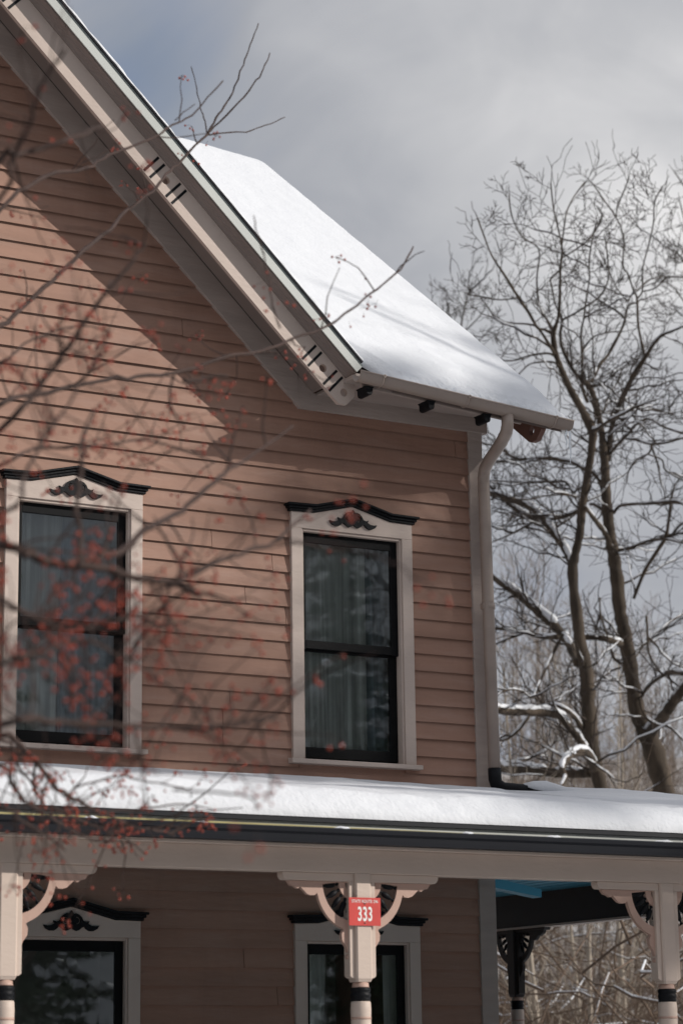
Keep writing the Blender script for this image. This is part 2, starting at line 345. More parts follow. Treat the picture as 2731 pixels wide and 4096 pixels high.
rm.build('room_walls', 'plaster', house)
fd = MB(); fd.box(XL-0.05, XR+0.05, 14.6, 24.2, -E-0.3, zb); fd.build('foundation', 'road', house)
# corner boards and frieze
cb = MB(); cb.box(XR-0.012, XR+0.108, YW-0.024, YW+0.09, 1.40, 4.66); cb.box(XR-0.020, XR+0.118, YW-0.026, YW+0.09, zb, 1.33); cb.build('corner_board', 'frieze', house, 0.004)
cb = MB(); cb.box(XL-0.108, XL+0.012, YW-0.024, YW+0.09, zb, 4.66); cb.build('corner_board', 'frieze', house, 0.004)
fz = MB()
fx0 = (8.974-nv[1]*4.645)/nv[0]
fz.prism([(fx0-0.005, 4.643), (9.715, 4.643), (9.715, 4.77), (8.218, 4.77), (8.10, 4.884), (8.092, 4.80)], lambda u, v, d: (u, d, v), YW-0.030, YW+0.02)
fz.build('frieze_board', 'frieze', house, 0.003)
for mp_ in (rake, rakem):
    r = MB(); tA = TAPEX(8.974); tB = TAPEX(9.14)
    tE = tv[0]*fx0+tv[1]*4.645; tE2 = tE+0.02
    r.prism([(tA, 8.974), (tE-0.004, 8.974), (2.425, 9.14), (tB, 9.14)], mp_, YW-0.034, YW+0.02)
    r.build('rake_frieze', 'frieze', house, 0.003)
    s = MB(); s.prism([(TAPEX(9.14), 9.14), (2.60, 9.14), (2.60, 9.16), (TAPEX(9.16), 9.16)], mp_, 14.315, YW+0.02)
    s.build('rake_soffit', 'brownedge', house)
    s = MB(); s.prism([(TAPEX(9.1365), 9.1365), (2.43, 9.1365), (2.43, 9.1398), (TAPEX(9.1398), 9.1398)], mp_, YW-0.038, YW-0.0345); s.build('open_joint', 'sash', house)
    # barge board with its drilled holes and an octagonal foot
    bb = MB(); L = [(TAPEX(9.0), 9.005), (2.715, 9.005), (2.762, 9.052), (2.762, 9.145), (2.715, 9.20), (TAPEX(9.2), 9.20)]
    hs = [circ(2.456-1.712*k, 9.097, 0.030) for k in range(4) if 2.456-1.712*k > TAPEX(9.0)+0.2]+[circ(2.686, 9.10, 0.030)]
    shape2d(bb, [L]+hs, mp_, 14.280, 14.313)
    bar = bb.build('barge_board', 'trim', house)
    for k in range(4):
        for o in (-0.150, -0.087, 0.083, 0.145):
            tt = 2.456-1.712*k+o
            if tt < TAPEX(9.0)+0.15: continue
            q = MB(); q.prism([(tt-0.0095, 9.012), (tt+0.0095, 9.012), (tt+0.0095, 9.172), (tt-0.0095, 9.172)], mp_, 14.2775, 14.281); q.build('painted_bar', 'black', bar)
    c = MB(); t1 = 2.63
    def prof(pts, b, ta=0.0):
        n = len(pts); vs = []
        for (y, nn) in pts: vs.append(mp_(TAPEX(nn), nn, y))
        for (y, nn) in pts: vs.append(mp_(t1-ta, nn, y))
        b.add(vs, [tuple(range(n)), tuple(range(2*n-1, n-1, -1))]+[(i, n+i, n+(i+1) % n, (i+1) % n) for i in range(n)])
    prof([(14.285, 9.184), (14.266, 9.186), (14.260, 9.198), (14.246, 9.204), (14.234, 9.207), (14.229, 9.214), (14.200, 9.223), (14.196, 9.235), (14.285, 9.235)], c); c.build('crown_molding', 'brownedge', house)
    c = MB(); prof([(14.183, 9.227), (14.175, 9.227), (14.175, 9.285), (14.183, 9.285)], c); prof([(14.1835, 9.2352), (14.30, 9.2352), (14.30, 9.262), (14.1835, 9.262)], c, 0.004); c.build('drip_edge', 'drip', house)
    c = MB(); prof([(14.181, 9.2852), (14.178, 9.304), (14.30, 9.304), (14.30, 9.2852)], c); c.build('flashing', 'teal', house)
    # gable roof slope, shingles with stepped butts along the rake
    sg = MB(); nt_ = 30; tA = TAPEX(9.31); ln = (2.60-tA)/nt_
    for i in range(nt_):
        a = tA+ln*i; b2 = a+ln+0.01; sg.prism([(a, 9.304), (b2, 9.3045), (b2, 9.319), (a, 9.309)], mp_, 14.163+0.006*rnd.random(), 19.2)
    sg.build('shingles', 'shingle', house)
    dk = MB(); dk.prism([(TAPEX(9.27), 9.17), (2.42, 9.17), (2.55, 9.30), (TAPEX(9.30), 9.30)], mp_, 14.32, 19.2); dk.build('roof_deck', 'frieze', house)

# main roof
PIT = math.atan(0.7626)
def eave(x): d = x-8.387; return (14.05+0.079*max(d, -1.5), 4.731-0.05*max(d, -1.5))
def roofz(x, y): ye, ze = eave(x); return ze-0.02+0.7626*(y-ye-0.03)
def valley(z): return (9.285-nv[1]*z)/nv[0]                # x where the gable roof meets the main roof at height z
def mainroof(lo, hi, name, m):
    b = MB(); n = 24; ys = []
    for j in range(n+1): ys.append(14.11+(19.36-14.11)*j/n)
    for dz in (hi, lo):
        k0 = len(b.v); vs = []
        for y in ys:
            z = roofz(9.2, y)+dz
            for i in range(9):
                xa = min(9.9, max(valley(roofz(9.2, y)), 4.3)); x = xa+(10.09-xa)*i/8; yy = y if y > 14.12 else max(y, eave(x)[0]+0.055)
                vs.append((x, yy, roofz(x, yy)+dz))
        for i in range(9):
            x, y, z = vs[n*9+i]; vs.append((x, 24.6, z-0.7626*5.24))
        b.add(vs, [(j*9+i, j*9+i+1, j*9+i+10, j*9+i+9) for j in range(n+1) for i in range(8)])
    h = (n+2)*9; ring = list(range(9))+[j*9+8 for j in range(1, n+2)]
    b.f += [(ring[i], ring[i+1], h+ring[i+1], h+ring[i]) for i in range(len(ring)-1)]; b.sm += [False]*(len(ring)-1)
    return b.build(name, m, house)
mainroof(-0.045, -0.015, 'roof', 'brownedge')
sf = MB(); vs = []
for x in (8.25, 9.70):
    ye, ze = eave(x); vs += [(x, ye+0.06, 4.745), (x, YW, 4.758), (x, YW, 4.775), (x, ye+0.06, 4.775)]
sf.add(vs, [(0,1,2,3),(7,6,5,4),(0,4,5,1),(1,5,6,2),(2,6,7,3),(3,7,4,0)]); sf.build('eave_soffit', 'frieze', house)
fa = MB(); vs = []
for x in (8.30, 9.72):
    ye, ze = eave(x); vs += [(x, ye+0.066, ze-0.05), (x, ye+0.086, ze-0.05), (x, ye+0.086, ze+0.0), (x, ye+0.066, ze+0.0)]
fa.add(vs, [(0,1,2,3),(7,6,5,4),(0,4,5,1),(1,5,6,2),(2,6,7,3),(3,7,4,0)]); fa.build('fascia', 'frieze', house)
# half round gutter with strap hooks
gt = MB(); ga, gb = 8.215, 10.128; r0 = 0.060; N = 14; vs = []
for x in (ga, gb):
    ye, ze = eave(x)
    for rr in (r0, r0-0.004):
        for i in range(N+1):
            a = math.pi+math.pi*i/N; vs.append((x, ye+rr*math.cos(a)-0.0, ze+0.018+rr*math.sin(a)*1.05))
q = N+1; fs = []
for i in range(N): fs += [(i, i+1, 2*q+i+1, 2*q+i), (q+i, 3*q+i, 3*q+i+1, q+i+1)]
for s0 in (0, 2*q): fs += [(s0+i, s0+q+i, s0+q+i+1, s0+i+1) for i in range(N)]
fs += [(2*q+i for i in range(q))] if False else []
gt.add(vs, fs, True); gt.add(vs[2*q:3*q], [tuple(range(q))])
ye0, ze0 = eave(ga); ye1, ze1 = eave(gb)
gt.tube([(ga, ye0-r0, ze0+0.020), (gb, ye1-r0, ze1+0.020)], 0.006, 8)
gut = gt.build('gutter', 'gutter', house, fix=False)
for hx in (8.41, 9.155, 9.955):
    ye, ze = eave(hx); h = MB(); P = []
    for i in range(13):
        a = R(195)+R(150)*i/12*1.0; P.append((hx, ye+(r0+0.004)*math.cos(a), ze+0.018+(r0+0.004)*1.05*math.sin(a)))
    P = [(hx+0.004, ye-r0-0.006, ze+0.012)]+P; h.tube(P, 0.006, 6)
    sp = [(hx+0.004+0.012*math.cos(a)*(1-a/12), ye-r0-0.011, ze+0.012+0.013*math.sin(a)*(1-a/12)) for a in [k*0.7 for k in range(12)]]
    h.tube(sp, 0.0045, 5); h.build('gutter_hook', 'gutter', gut)
for cx in (8.345, 8.882, 9.385):
    c = MB(); ye, ze = eave(cx); zt = ze-0.045
    o = [(-0.036, 0.0), (0.036, 0.0), (0.036, -0.008), (0.027, -0.012), (0.025, -0.045)]+[(0.025*math.cos(a)*0.9, -0.052-0.012*math.sin(a)) for a in (0.5, 1.0, 1.57, 2.14, 2.64)]+[(-0.025, -0.045), (-0.027, -0.012), (-0.036, -0.008)]
    c.prism(o, lambda u, v, d: (cx+u, d, zt+v), ye+0.03, ye+0.16); c.build('rafter_corbel', 'black', house, 0.003)
# barge board of the right-hand gable end, seen past the gutter
rb = MB()
def side(u, v, d): return (d, 14.31+u, 4.50+v)             # u back, v up
s_, c_ = math.sin(PIT), math.cos(PIT)
def sl(a, b): return (a*c_-b*s_, a*s_+b*c_)
L = [(0.056, 0.028), (0.092, 0.042), sl(6.3, -0.03), sl(6.3, 0.20), (0.0, 0.165), (-0.079, 0.135), (-0.079, 0.099), (-0.007, 0.031)]
shape2d(rb, [L, circ(0.052, 0.116, 0.034)], side, 9.905, 9.945)
rb.build('barge_board', 'maroon', house)
# downspout
ds = MB(); ye, ze = eave(9.545)
P = [(9.545, ye, ze-0.03), (9.545, ye, ze-0.11), (9.550, ye+0.03, ze-0.16), (9.562, ye+0.12, ze-0.215), (9.585, ye+0.32, ze-0.30), (9.598, ye+0.40, ze-0.345), (9.605, ye+0.43, ze-0.41), (9.608, ye+0.432, ze-0.52), (9.617, ye+0.432, 3.3), (9.632, ye+0.432, 2.085)]
ds.tube(P, 0.045, 14)
dsp = ds.build('downspout', 'gutter', house)
for i, (a, b) in enumerate(((1, 2), (2, 3), (5, 6), (6, 7))):
    for k in range(4):
        p = Vector(P[a]).lerp(Vector(P[b]), (k+0.5)/4); d = (Vector(P[b])-Vector(P[a])).normalized()*0.004
        e_ = MB(); e_.tube([p-d, p, p+d], [0.0450, 0.0474, 0.0450], 14, False)
        if k == 1 or k == 3: e_.build('crimp', 'gutter', dsp)
stp = MB(); stp.lathe([(0.0475, -0.022), (0.0475, 0.022)], (9.622, ye+0.432, 3.30), k=14); stp.box(9.566, 9.60, ye+0.42, ye+0.46, 3.278, 3.322); stp.build('strap', 'gutter', dsp)
el = MB(); el.tube([(9.632, ye+0.432, 2.11), (9.634, ye+0.432, 2.03), (9.645, ye+0.43, 1.995), (9.69, ye+0.42, 1.965), (9.80, ye+0.39, 1.955), (9.86, ye+0.37, 1.95)], 0.049, 12)
el.build('elbow', 'black', dsp)
dp = MB(); dp.tube([(9.80, ye+0.39, 1.945), (10.4, ye+0.22, 1.90), (10.75, ye+0.1, 1.84)], 0.045, 12); dp.build('drain_pipe', 'black', dsp)

# ------------------------------------------------------------------ windows
def scroll():
    h = [(-.196,-.012),(-.17,-.017),(-.141,-.014),(-.118,-.002),(-.127,.017),(-.106,.008),(-.083,.016),(-.072,.038),(-.054,.056),(-.031,.065),(-.016,.062),(0,.084)]
    lo = [(-.196,-.012),(-.183,-.034),(-.153,-.049),(-.124,-.049),(-.103,-.036),(-.089,-.02),(-.072,-.028),(-.054,-.043),(-.037,-.049),(-.014,-.040),(0,-.028)]
    return h+[(-x, y) for x, y in h[::-1][1:]]+[(-x, y) for x, y in lo[1:-1]]+lo[::-1][:-1]
def curl(sg):
    o = [(-.041+.022*math.cos(R(a)), .018+.024*math.sin(R(a))) for a in range(70, 291, 20)]; i = [(-.035+.018*math.cos(R(a)), .018+.019*math.sin(R(a))) for a in range(290, 69, -20)]
    return [(sg*x, y) for x, y in o+i]
def make_window(cx, dz):
    F = lambda u, v, d: (cx+u, d, v+dz)
    w = MB()                                               # casing
    w.box(cx-0.50, cx-0.413, YW-0.034, YW+0.02, 2.115+dz, 3.76+dz)
    w.box(cx+0.413, cx+0.50, YW-0.034, YW+0.02, 2.115+dz, 3.76+dz)
    w.prism([(-0.50, 3.7602), (0.50, 3.7602), (0.50, 3.872), (0.315, 3.875), (0.0, 3.956), (-0.315, 3.880), (-0.50, 3.876)], F, YW-0.034, YW+0.02)
    w.box(cx-0.4128, cx-0.398, YW-0.020, YW+0.09, 2.115+dz, 3.7598+dz); w.box(cx+0.398, cx+0.4128, YW-0.020, YW+0.09, 2.115+dz, 3.7598+dz)
    w.box(cx-0.397, cx+0.397, YW-0.020, YW+0.09, 3.742+dz, 3.7598+dz)
    win = w.build('window', 'trim', house, 0.003)
    h = MB()
    for k, (dn, up, pr) in enumerate(((0.0, 0.019, 0.048), (0.0192, 0.038, 0.060), (0.0382, 0.054, 0.078))):
        e_ = 0.018+0.012*k
        P = [(-0.50-e_, 3.877), (-0.315, 3.882), (0.0, 3.958), (0.315, 3.877), (0.50+e_, 3.873)]
        h.prism([(x, y+dn) for x, y in P]+[(x, y+up) for x, y in P[::-1]], F, YW-pr, YW+0.01)
    h.build('hood', 'black', win, 0.003)
    s = MB(); shape2d(s, [[(x, y+3.848) for x, y in scroll()], [(x, y+3.848) for x, y in curl(1)], [(x, y+3.848) for x, y in curl(-1)]], F, YW-0.050, YW-0.033); s.build('scroll_ornament', 'black', win, 0.002)
    s = MB(); s.prism([(YW-0.075, 2.078), (YW+0.06, 2.078), (YW+0.06, 2.125), (YW-0.02, 2.116), (YW-0.075, 2.110)], lambda u, v, d: (d, u, v+dz), cx-0.53, cx+0.53); s.build('sill', 'trim', win, 0.004)
    a = MB(); y0, y1 = YW+0.018, YW+0.045                  # outer (upper) sash
    a.box(cx-0.397, cx-0.362, y0, y1, 2.90+dz, 3.741+dz); a.box(cx+0.340, cx+0.397, y0, y1, 2.90+dz, 3.741+dz)
    a.box(cx-0.3618, cx+0.3398, y0, y1, 3.672+dz, 3.741+dz); a.box(cx-0.3618, cx+0.3398, y0, y1, 2.905+dz, 2.965+dz); ua = a.build('sash', 'sash', win, 0.003)
    p = MB(); p.box(cx-0.363, cx+0.341, y0+0.010, y0+0.014, 2.964+dz, 3.673+dz); p.build('pane', 'pane', ua)
    b = MB(); y0, y1 = YW+0.047, YW+0.072
    b.box(cx-0.397, cx-0.372, y0, y1, 2.135+dz, 2.93+dz); b.box(cx+0.335, cx+0.397, y0, y1, 2.135+dz, 2.93+dz)
    b.box(cx-0.3718, cx+0.3348, y0, y1, 2.135+dz, 2.21+dz); b.box(cx-0.3718, cx+0.3348, y0, y1, 2.888+dz, 2.93+dz); ub = b.build('sash', 'sash', win, 0.003)
    p = MB(); p.box(cx-0.373, cx+0.336, y0+0.010, y0+0.014, 2.209+dz, 2.889+dz); p.build('pane', 'pane', ub)
    return win
proto = make_window(WX[0], 0)
for wx in WX:
    for dz in WZ:
        if wx == WX[0] and dz == 0: continue
        copy_tree(proto, off=(wx-WX[0], 0, dz))
def curtain(x0, x1, dz, y, m, seed, label, slant=0.0, amp=0.024, group='curtains behind the window panes'):
    rr = random.Random(seed); b = MB(); nx = 70; nz = 14; vs = []
    f1, f2, p1, p2 = rr.uniform(30, 40), rr.uniform(62, 85), rr.random()*6, rr.random()*6
    for j in range(nz+1):
        v = j/nz
        for i in range(nx+1):
            u = i/nx; x = x0+(x1-x0)*u+slant*(1-v)*u; k = 0.5+0.5*(1-v); xr = x+0.05*noise.noise(Vector((x*5.5, 0.3*v, seed*3.1)))
            vs.append((x+0.006*math.sin(f1*x+p2)*k, y+amp*(math.sin(f1*xr+p1+0.8*v)+0.5*math.sin(f2*xr+p2+1.4*v))*k*(0.7+0.6*noise.noise(Vector((x*7, v, seed+5))))+0.006*noise.noise(Vector((x*9, v*3, seed))), 2.13+dz+1.68*v))
    b.add(vs, [(j*(nx+1)+i, j*(nx+1)+i+1, (j+1)*(nx+1)+i+1, (j+1)*(nx+1)+i) for j in range(nz) for i in range(nx)], True)
    o = b.build('curtain', m, fix=False); md = o.modifiers.new('cloth', 'SOLIDIFY'); md.thickness = 0.002
    tag(o, label, 'curtain', group)
curtain(8.10, 8.72, 0, 14.825, 'sheer', 2, 'pale sheer curtain behind the window beside the downspout')
curtain(8.70, 8.97, 0, 14.86, 'drape', 3, 'blue grey drape at the right of the window beside the downspout', -0.05)
curtain(5.94, 6.36, 0, 14.825, 'sheer', 4, 'pale sheer curtain behind the window at the photo\'s left edge', -0.06)
curtain(6.33, 6.64, 0, 14.86, 'drape', 6, 'dim grey drape in the middle of the window at the left edge', 0.0)
curtain(6.58, 6.82, 0, 14.87, 'drape', 7, 'blue drape at the right of the window at the left edge', -0.06)
curtain(8.09, 8.36, WZ[1], 14.81, 'sheer', 8, 'pale curtain pulled aside in the porch window behind the numbered post', -0.10)
curtain(8.80, 8.97, WZ[1], 14.81, 'sheer', 9, 'narrow pale curtain at the right of the porch window behind the numbered post')

# ------------------------------------------------------------------ porch
SX = 12.2
pb = MB(); pb.box(-4.0, SX+0.10, 12.0, 12.10, 1.092, 1.2262); pb.build('porch_beam', 'porchtrim', house, 0.004)
pt = MB(); pt.box(-4.0, SX+0.16, 11.945, 12.10, 1.2264, 1.262); pt.build('beam_molding', 'porchtrim', house, 0.004)
sb = MB(); sb.box(SX-0.05, SX+0.05, 12.11, 20.5, 1.215, 1.535); sb.build('porch_beam', 'dark_beam', house, 0.004)
sb = MB(); sb.box(SX-0.06, SX+0.06, 12.12, 20.5, 1.196, 1.2145); sb.build('beam_molding', 'porchtrim', house)
pg = MB(); G = [(11.84, 1.232), (11.735, 1.2295), (11.728, 1.250), (11.722, 1.272), (11.705, 1.285), (11.698, 1.306), (11.706, 1.312), (11.712, 1.306), (11.72, 1.290), (11.84, 1.270)]
pg.prism(G, lambda u, v, d: (d, u, v), -4.0, SX+0.50); pg.build('porch_gutter', 'darkgutter', house)
pf = MB(); pf.box(-4.0, SX+0.40, 11.842, 11.87, 1.262, 1.3525); pf.build('porch_fascia', 'drip', house)
py = MB(); py.add([(-4, 11.8365, 1.322), (6.2, 11.8365, 1.322), (8.4, 11.8365, 1.322), (8.4, 11.8365, 1.3235), (6.2, 11.8365, 1.336), (-4, 11.8365, 1.338), (-4, 11.8415, 1.322), (6.2, 11.8415, 1.322), (8.4, 11.8415, 1.322), (8.4, 11.8415, 1.3235), (6.2, 11.8415, 1.336), (-4, 11.8415, 1.338)], [(0,1,4,5),(1,2,3,4),(11,10,7,6),(10,9,8,7),(5,4,10,11),(4,3,9,10),(0,6,7,1),(1,7,8,2),(2,8,9,3),(0,5,11,6)]); py.build('edge_strip', 'yellow', house)
pd = MB(); pd.box(-4.0, SX+0.42, 11.820, 11.90, 1.353, 1.379); pd.build('porch_drip_edge', 'darkgutter', house)
def proof(x, y):                                           # top of the porch roof deck (front and side slopes)
    return min(1.372+(y-11.85)*0.155, 1.372+0.17+(SX+0.38-x)*0.155)
pr = MB()
for xa, xb, yb, n in ((-4, XR, YW, 2), (XR, SX+0.4, 22.0, 24)):
    vs = []; m_ = 30
    for j in range(m_+1):
        y = 11.83+(yb-11.83)*j/m_
        for i in range(n+1): x = xa+(xb-xa)*i/n; vs.append((x, y, proof(x, y)-0.017))
    pr.add(vs, [(j*(n+1)+i, j*(n+1)+i+1, (j+1)*(n+1)+i+1, (j+1)*(n+1)+i) for j in range(m_) for i in range(n)])
pr.build('porch_roof', 'shingle', house, fix=False)
ce = MB()
ce.add([(-4,12.1,1.355),(SX-.05,12.1,1.355),(XR,YW,1.62),(-4,YW,1.62),(SX-.05,13.1,1.50),(SX-.05,20.5,1.50),(XR,20.5,1.62)], [(3,2,1,0),(2,4,1),(2,6,5,4)])
for i in range(18):
    x = XR+0.15+i*0.13; zc = 1.62-(x-XR)*0.12/2.59-0.004
    if x < SX-0.1: ce.box(x, x+0.012, 14.6, 20.4, zc-0.002, zc+0.001)
ce.build('porch_ceiling', 'blue', house, fix=False)
bt = MB(); bt.add([(9.66,15.45,1.41),(10.61,15.45,1.268),(10.61,15.45,1.328),(9.66,15.45,1.50),(9.66,15.57,1.41),(10.61,15.57,1.268),(10.61,15.57,1.328),(9.66,15.57,1.50)], [(0,1,2,3),(7,6,5,4),(0,4,5,1),(1,5,6,2),(2,6,7,3),(3,7,4,0)])
bt.build('ceiling_beam', 'blue', house)
fl = MB(); fl.box(-4, SX+0.2, 11.9, YW, -1.32, -1.22); fl.box(XR+0.1, SX+0.2, YW+0.001, 20.5, -1.32, -1.22); fl.build('porch_floor', 'floorwood', house)
def make_post(px, y0):
    c = y0+0.053
    s = MB(); hw = 0.053; ch = 0.010                       # square head with clipped corners and tapered foot
    O = [(-hw+ch, -hw), (hw-ch, -hw), (hw, -hw+ch), (hw, hw-ch), (hw-ch, hw), (-hw+ch, hw), (-hw, hw-ch), (-hw, -hw+ch)]
    s.prism(O, lambda u, v, d: (px+u, c+v, d), 0.500, 1.0915)
    vs = [(px+u, c+v, 0.4999) for u, v in O]+[(px+u*0.86, c+v*0.86, 0.484) for u, v in O]
    s.add(vs, [(i, (i+1) % 8, 8+(i+1) % 8, 8+i) for i in range(8)]+[tuple(range(8, 16))])
    post = s.build('porch_post', 'porchtrim', house, 0.002)
    n = MB(); n.lathe([(0.046, 0.4838), (0.048, 0.46), (0.050, 0.455)], (px, c, 0)); n.build('neck', 'pink', post)
    n = MB(); n.lathe([(0.050, 0.4548), (0.056, 0.45), (0.057, 0.435), (0.052, 0.428), (0.057, 0.42), (0.058, 0.405), (0.053, 0.398), (0.056, 0.388), (0.054, 0.378)], (px, c, 0)); n.build('turned_band', 'black', post)
    n = MB(); n.lathe([(0.053, 0.3778), (0.057, 0.37), (0.059, 0.33), (0.058, 0.292), (0.0575, 0.276), (0.058, 0.26), (0.060, 0.1), (0.062, -0.3), (0.058, -0.5), (0.05, -0.56)], (px, c, 0)); n.box(px-0.055, px+0.055, c-0.055, c+0.055, -1.22, -0.561); n.build('shaft', 'porchtrim', post)
    n = MB(); n.lathe([(0.0588, 0.291), (0.0592, 0.284), (0.0588, 0.277)], (px, c, 0)); n.build('ring', 'pink', post)
    k = 1/1056.0
    for sg in (-1, 1):
        F = lambda u, v, d, sg=sg: (px+sg*(hw+u), d, 1.091+v)
        b = MB(); pl = [(0, -0.046), (442*k, -0.046), (432*k, -62*k), (420*k, -78*k), (398*k, -82*k), (384*k, -90*k), (372*k, -96*k), (356*k, -84*k), (334*k, -104*k), (310*k, -126*k), (284*k, -134*k), (257*k, -132*k), (242*k, -118*k)]
        for a in range(16, 76, 6): pl.append((248*k*math.cos(R(a)), -0.047-286*k*math.sin(R(a))))
        pl += [(64*k, -330*k), (77*k, -358*k), (74*k, -395*k), (48*k, -430*k), (32*k, -472*k), (42*k, -492*k), (30*k, -514*k), (20*k, -530*k), (23*k, -560*k), (13*k, -600*k), (0, -618*k)]
        h1 = [(205*k*math.cos(R(a)), -0.047-230*k*math.sin(R(a))) for a in range(4, 88, 6)]+[(92*k*math.cos(R(a)), -0.047-105*k*math.sin(R(a))) for a in range(82, 0, -10)]
        h2 = [(50*k*math.cos(R(a)), -0.047-62*k*math.sin(R(a))) for a in range(6, 86, 10)]+[(0.006, -0.052)]
        shape2d(b, [pl, h1, h2], F, c-0.014, c+0.014)
        br_ = b.build('bracket', 'pink', post)
        f = MB(); r_ = [(0, 0), (486*k, 0), (486*k, -20*k), (478*k, -36*k), (464*k, -46*k), (0, -47.5*k)]
        f.prism(r_, F, c-0.034, c+0.034); f.prism([(0, -47.6*k), (34*k, -47.6*k), (34*k, -606*k), (20*k, -618*k), (0, -622*k)], F, c-0.034, c+0.034); f.build('bracket_rail', 'porchtrim', post, 0.003)
        for a in (7, 26.5, 46, 65, 83):
            d = Vector((sg*math.cos(R(a)), 0, -math.sin(R(a))*1.12)); L0 = 0.084; L1 = 0.210
            o = Vector((px+sg*hw, c, 1.091-0.047))
            q = MB(); h = (L1-L0)*d.length*0.955
            q.lathe([(0.005, 0), (0.0105, 0.08*h), (0.0055, 0.16*h), (0.0055, 0.2*h), (0.0145, 0.26*h), (0.0165, 0.42*h), (0.015, 0.6*h), (0.011, 0.63*h), (0.0135, 0.68*h), (0.006, 0.76*h), (0.006, 0.82*h), (0.0115, 0.89*h), (0.006, h)], o+d*L0, d, 10)
            q.build('spindle', 'black', post)
    return post
post0 = make_post(7.018, 12.0)
for px in (4.860, 9.177, 11.335, 2.70, 0.54): copy_tree(post0, off=(px-7.018, 0, 0))
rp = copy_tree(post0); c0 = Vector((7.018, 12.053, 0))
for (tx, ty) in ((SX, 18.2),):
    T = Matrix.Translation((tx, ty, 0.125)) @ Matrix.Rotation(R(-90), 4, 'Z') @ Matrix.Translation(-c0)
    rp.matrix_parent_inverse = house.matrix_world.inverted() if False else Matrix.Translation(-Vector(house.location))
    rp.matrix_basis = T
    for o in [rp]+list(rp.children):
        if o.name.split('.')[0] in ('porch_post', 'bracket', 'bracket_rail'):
            o.data = o.data.copy(); o.data.materials[0] = MAT['dark_beam']  # head, brackets and rails recoloured with the dark beam material
    rp['label'] = 'rear porch post with dark brown head and brackets and pale turned shaft'

# the number sign on the middle post
sgn = empty('house_sign', (7.018, 11.995, 0.87), 'red house number sign reading 333 nailed to the middle porch post', 'sign')
s = MB(); s.box(6.914, 7.122, 11.9905, 11.9935, 0.797, 0.955); s.build('plate', 'sign_red', sgn, 0.001)
def text(body, width, height, cx, cz, y, name, m, parent, gap=1.0):
    cu = bpy.data.curves.new('t', 'FONT'); cu.body = body; cu.extrude = 0.5; cu.offset = 0.02 if len(body) < 5 else 0.008; cu.space_character = gap
    o = bpy.data.objects.new('t', cu); COL.objects.link(o)
    me = bpy.data.meshes.new_from_object(o.evaluated_get(bpy.context.evaluated_depsgraph_get()))
    xs = [v.co.x for v in me.vertices]; ys = [v.co.y for v in me.vertices]
    x0, x1, y0, y1 = min(xs), max(xs), min(ys), max(ys)
    b = MB(); b.add([(cx+((v.co.x-x0)/(x1-x0)-0.5)*width, y+(-0.0006 if v.co.z > 0 else 0.0006), cz+((v.co.y-y0)/(y1-y0)-0.5)*height) for v in me.vertices], [tuple(p.vertices) for p in me.polygons])
    COL.objects.unlink(o); bpy.data.objects.remove(o)
    return b.build(name, m, parent)
text('STATE ROUTE 296', 0.172, 0.0175, 7.018, 0.934, 11.9898, 'lettering', 'sign_white', sgn, 1.08)
text('333', 0.094, 0.082, 7.018, 0.863, 11.9898, 'numerals', 'sign_white', sgn, 1.06)
s = MB()
for zz in (0.921, 0.812): s.lathe([(0.0045, 0), (0.0045, 0.003), (0.002, 0.004)], (7.018, 11.9903, zz), (0, -1, 0), 10)
s.build('screw', 'steel', sgn)

# ------------------------------------------------------------------ snow on the roofs, icicles
sn = MB(); nx, ns = 220, 190; vs = []; XA, XB = 6.6, 10.135
def dr_(x): return max(0.0, XB-x)
for j in range(ns+1):
    s_len = -0.02+(6.27+0.55)*((j/ns)**1.35)
    for i in range(nx+1):
        xa = max(valley(roofz(9.2, 14.07+max(0, min(s_len, 6.27))*math.cos(PIT))), 4.3); x = xa+(XB-xa)*(1-(1-i/nx)**1.4); ye, ze = eave(x)
        h = 0.115+0.010*fbm(x*0.9, s_len*0.6, 2)*min(1, dr_(x)/0.8)+0.004*fbm(x*5, s_len*4, 9)
        de = s_len+0.02; dr = XB-x
        h *= min(1, max(0.0, de/0.13))**0.5*0.96+0.04; h *= min(1, max(0, dr/0.10))**0.5*0.93+0.07
        h *= min(1, max(0, (x-xa)/0.12))**0.5*0.9+0.1
        if de < 0.3: h += 0.022*fbm(x*26, s_len*26, 4)*(1-de/0.3)
        s1 = min(s_len, 6.27); back = max(0, s_len-6.27)
        y0 = ye-0.028+s1*math.cos(PIT); z0 = roofz(x, ye-0.028)+0.02+s1*math.sin(PIT)
        k = max(0.0, 1-abs(s_len-6.27)/0.45)
        ef = min(1, max(0, de/0.45)); y = y0-math.sin(PIT)*h*ef+back*math.cos(PIT); zz = max(z0, ze+0.013)+math.cos(PIT)*h-back*math.sin(PIT)-0.07*k*k
        for bx, by, rx, ry, dd in ((9.05, 1.15, 0.18, 0.06, 0.018), (9.35, 0.95, 0.13, 0.05, 0.02), (8.75, 2.4, 0.2, 0.07, 0.01)):
            q = ((x-bx)/rx)**2+((s_len-by)/ry)**2
            if q < 4: zz -= dd*math.exp(-q)
        vs.append((x, y, zz))
sn.add(vs, [(j*(nx+1)+i, j*(nx+1)+i+1, (j+1)*(nx+1)+i+1, (j+1)*(nx+1)+i) for j in range(ns) for i in range(nx)], True)
tag(sn.build('snow', 'snow', fix=False), 'thick smooth white snow lying on the main roof above the gutter', 'snow', kind='stuff')
gs = MB(); vs = []; nt_ = 130
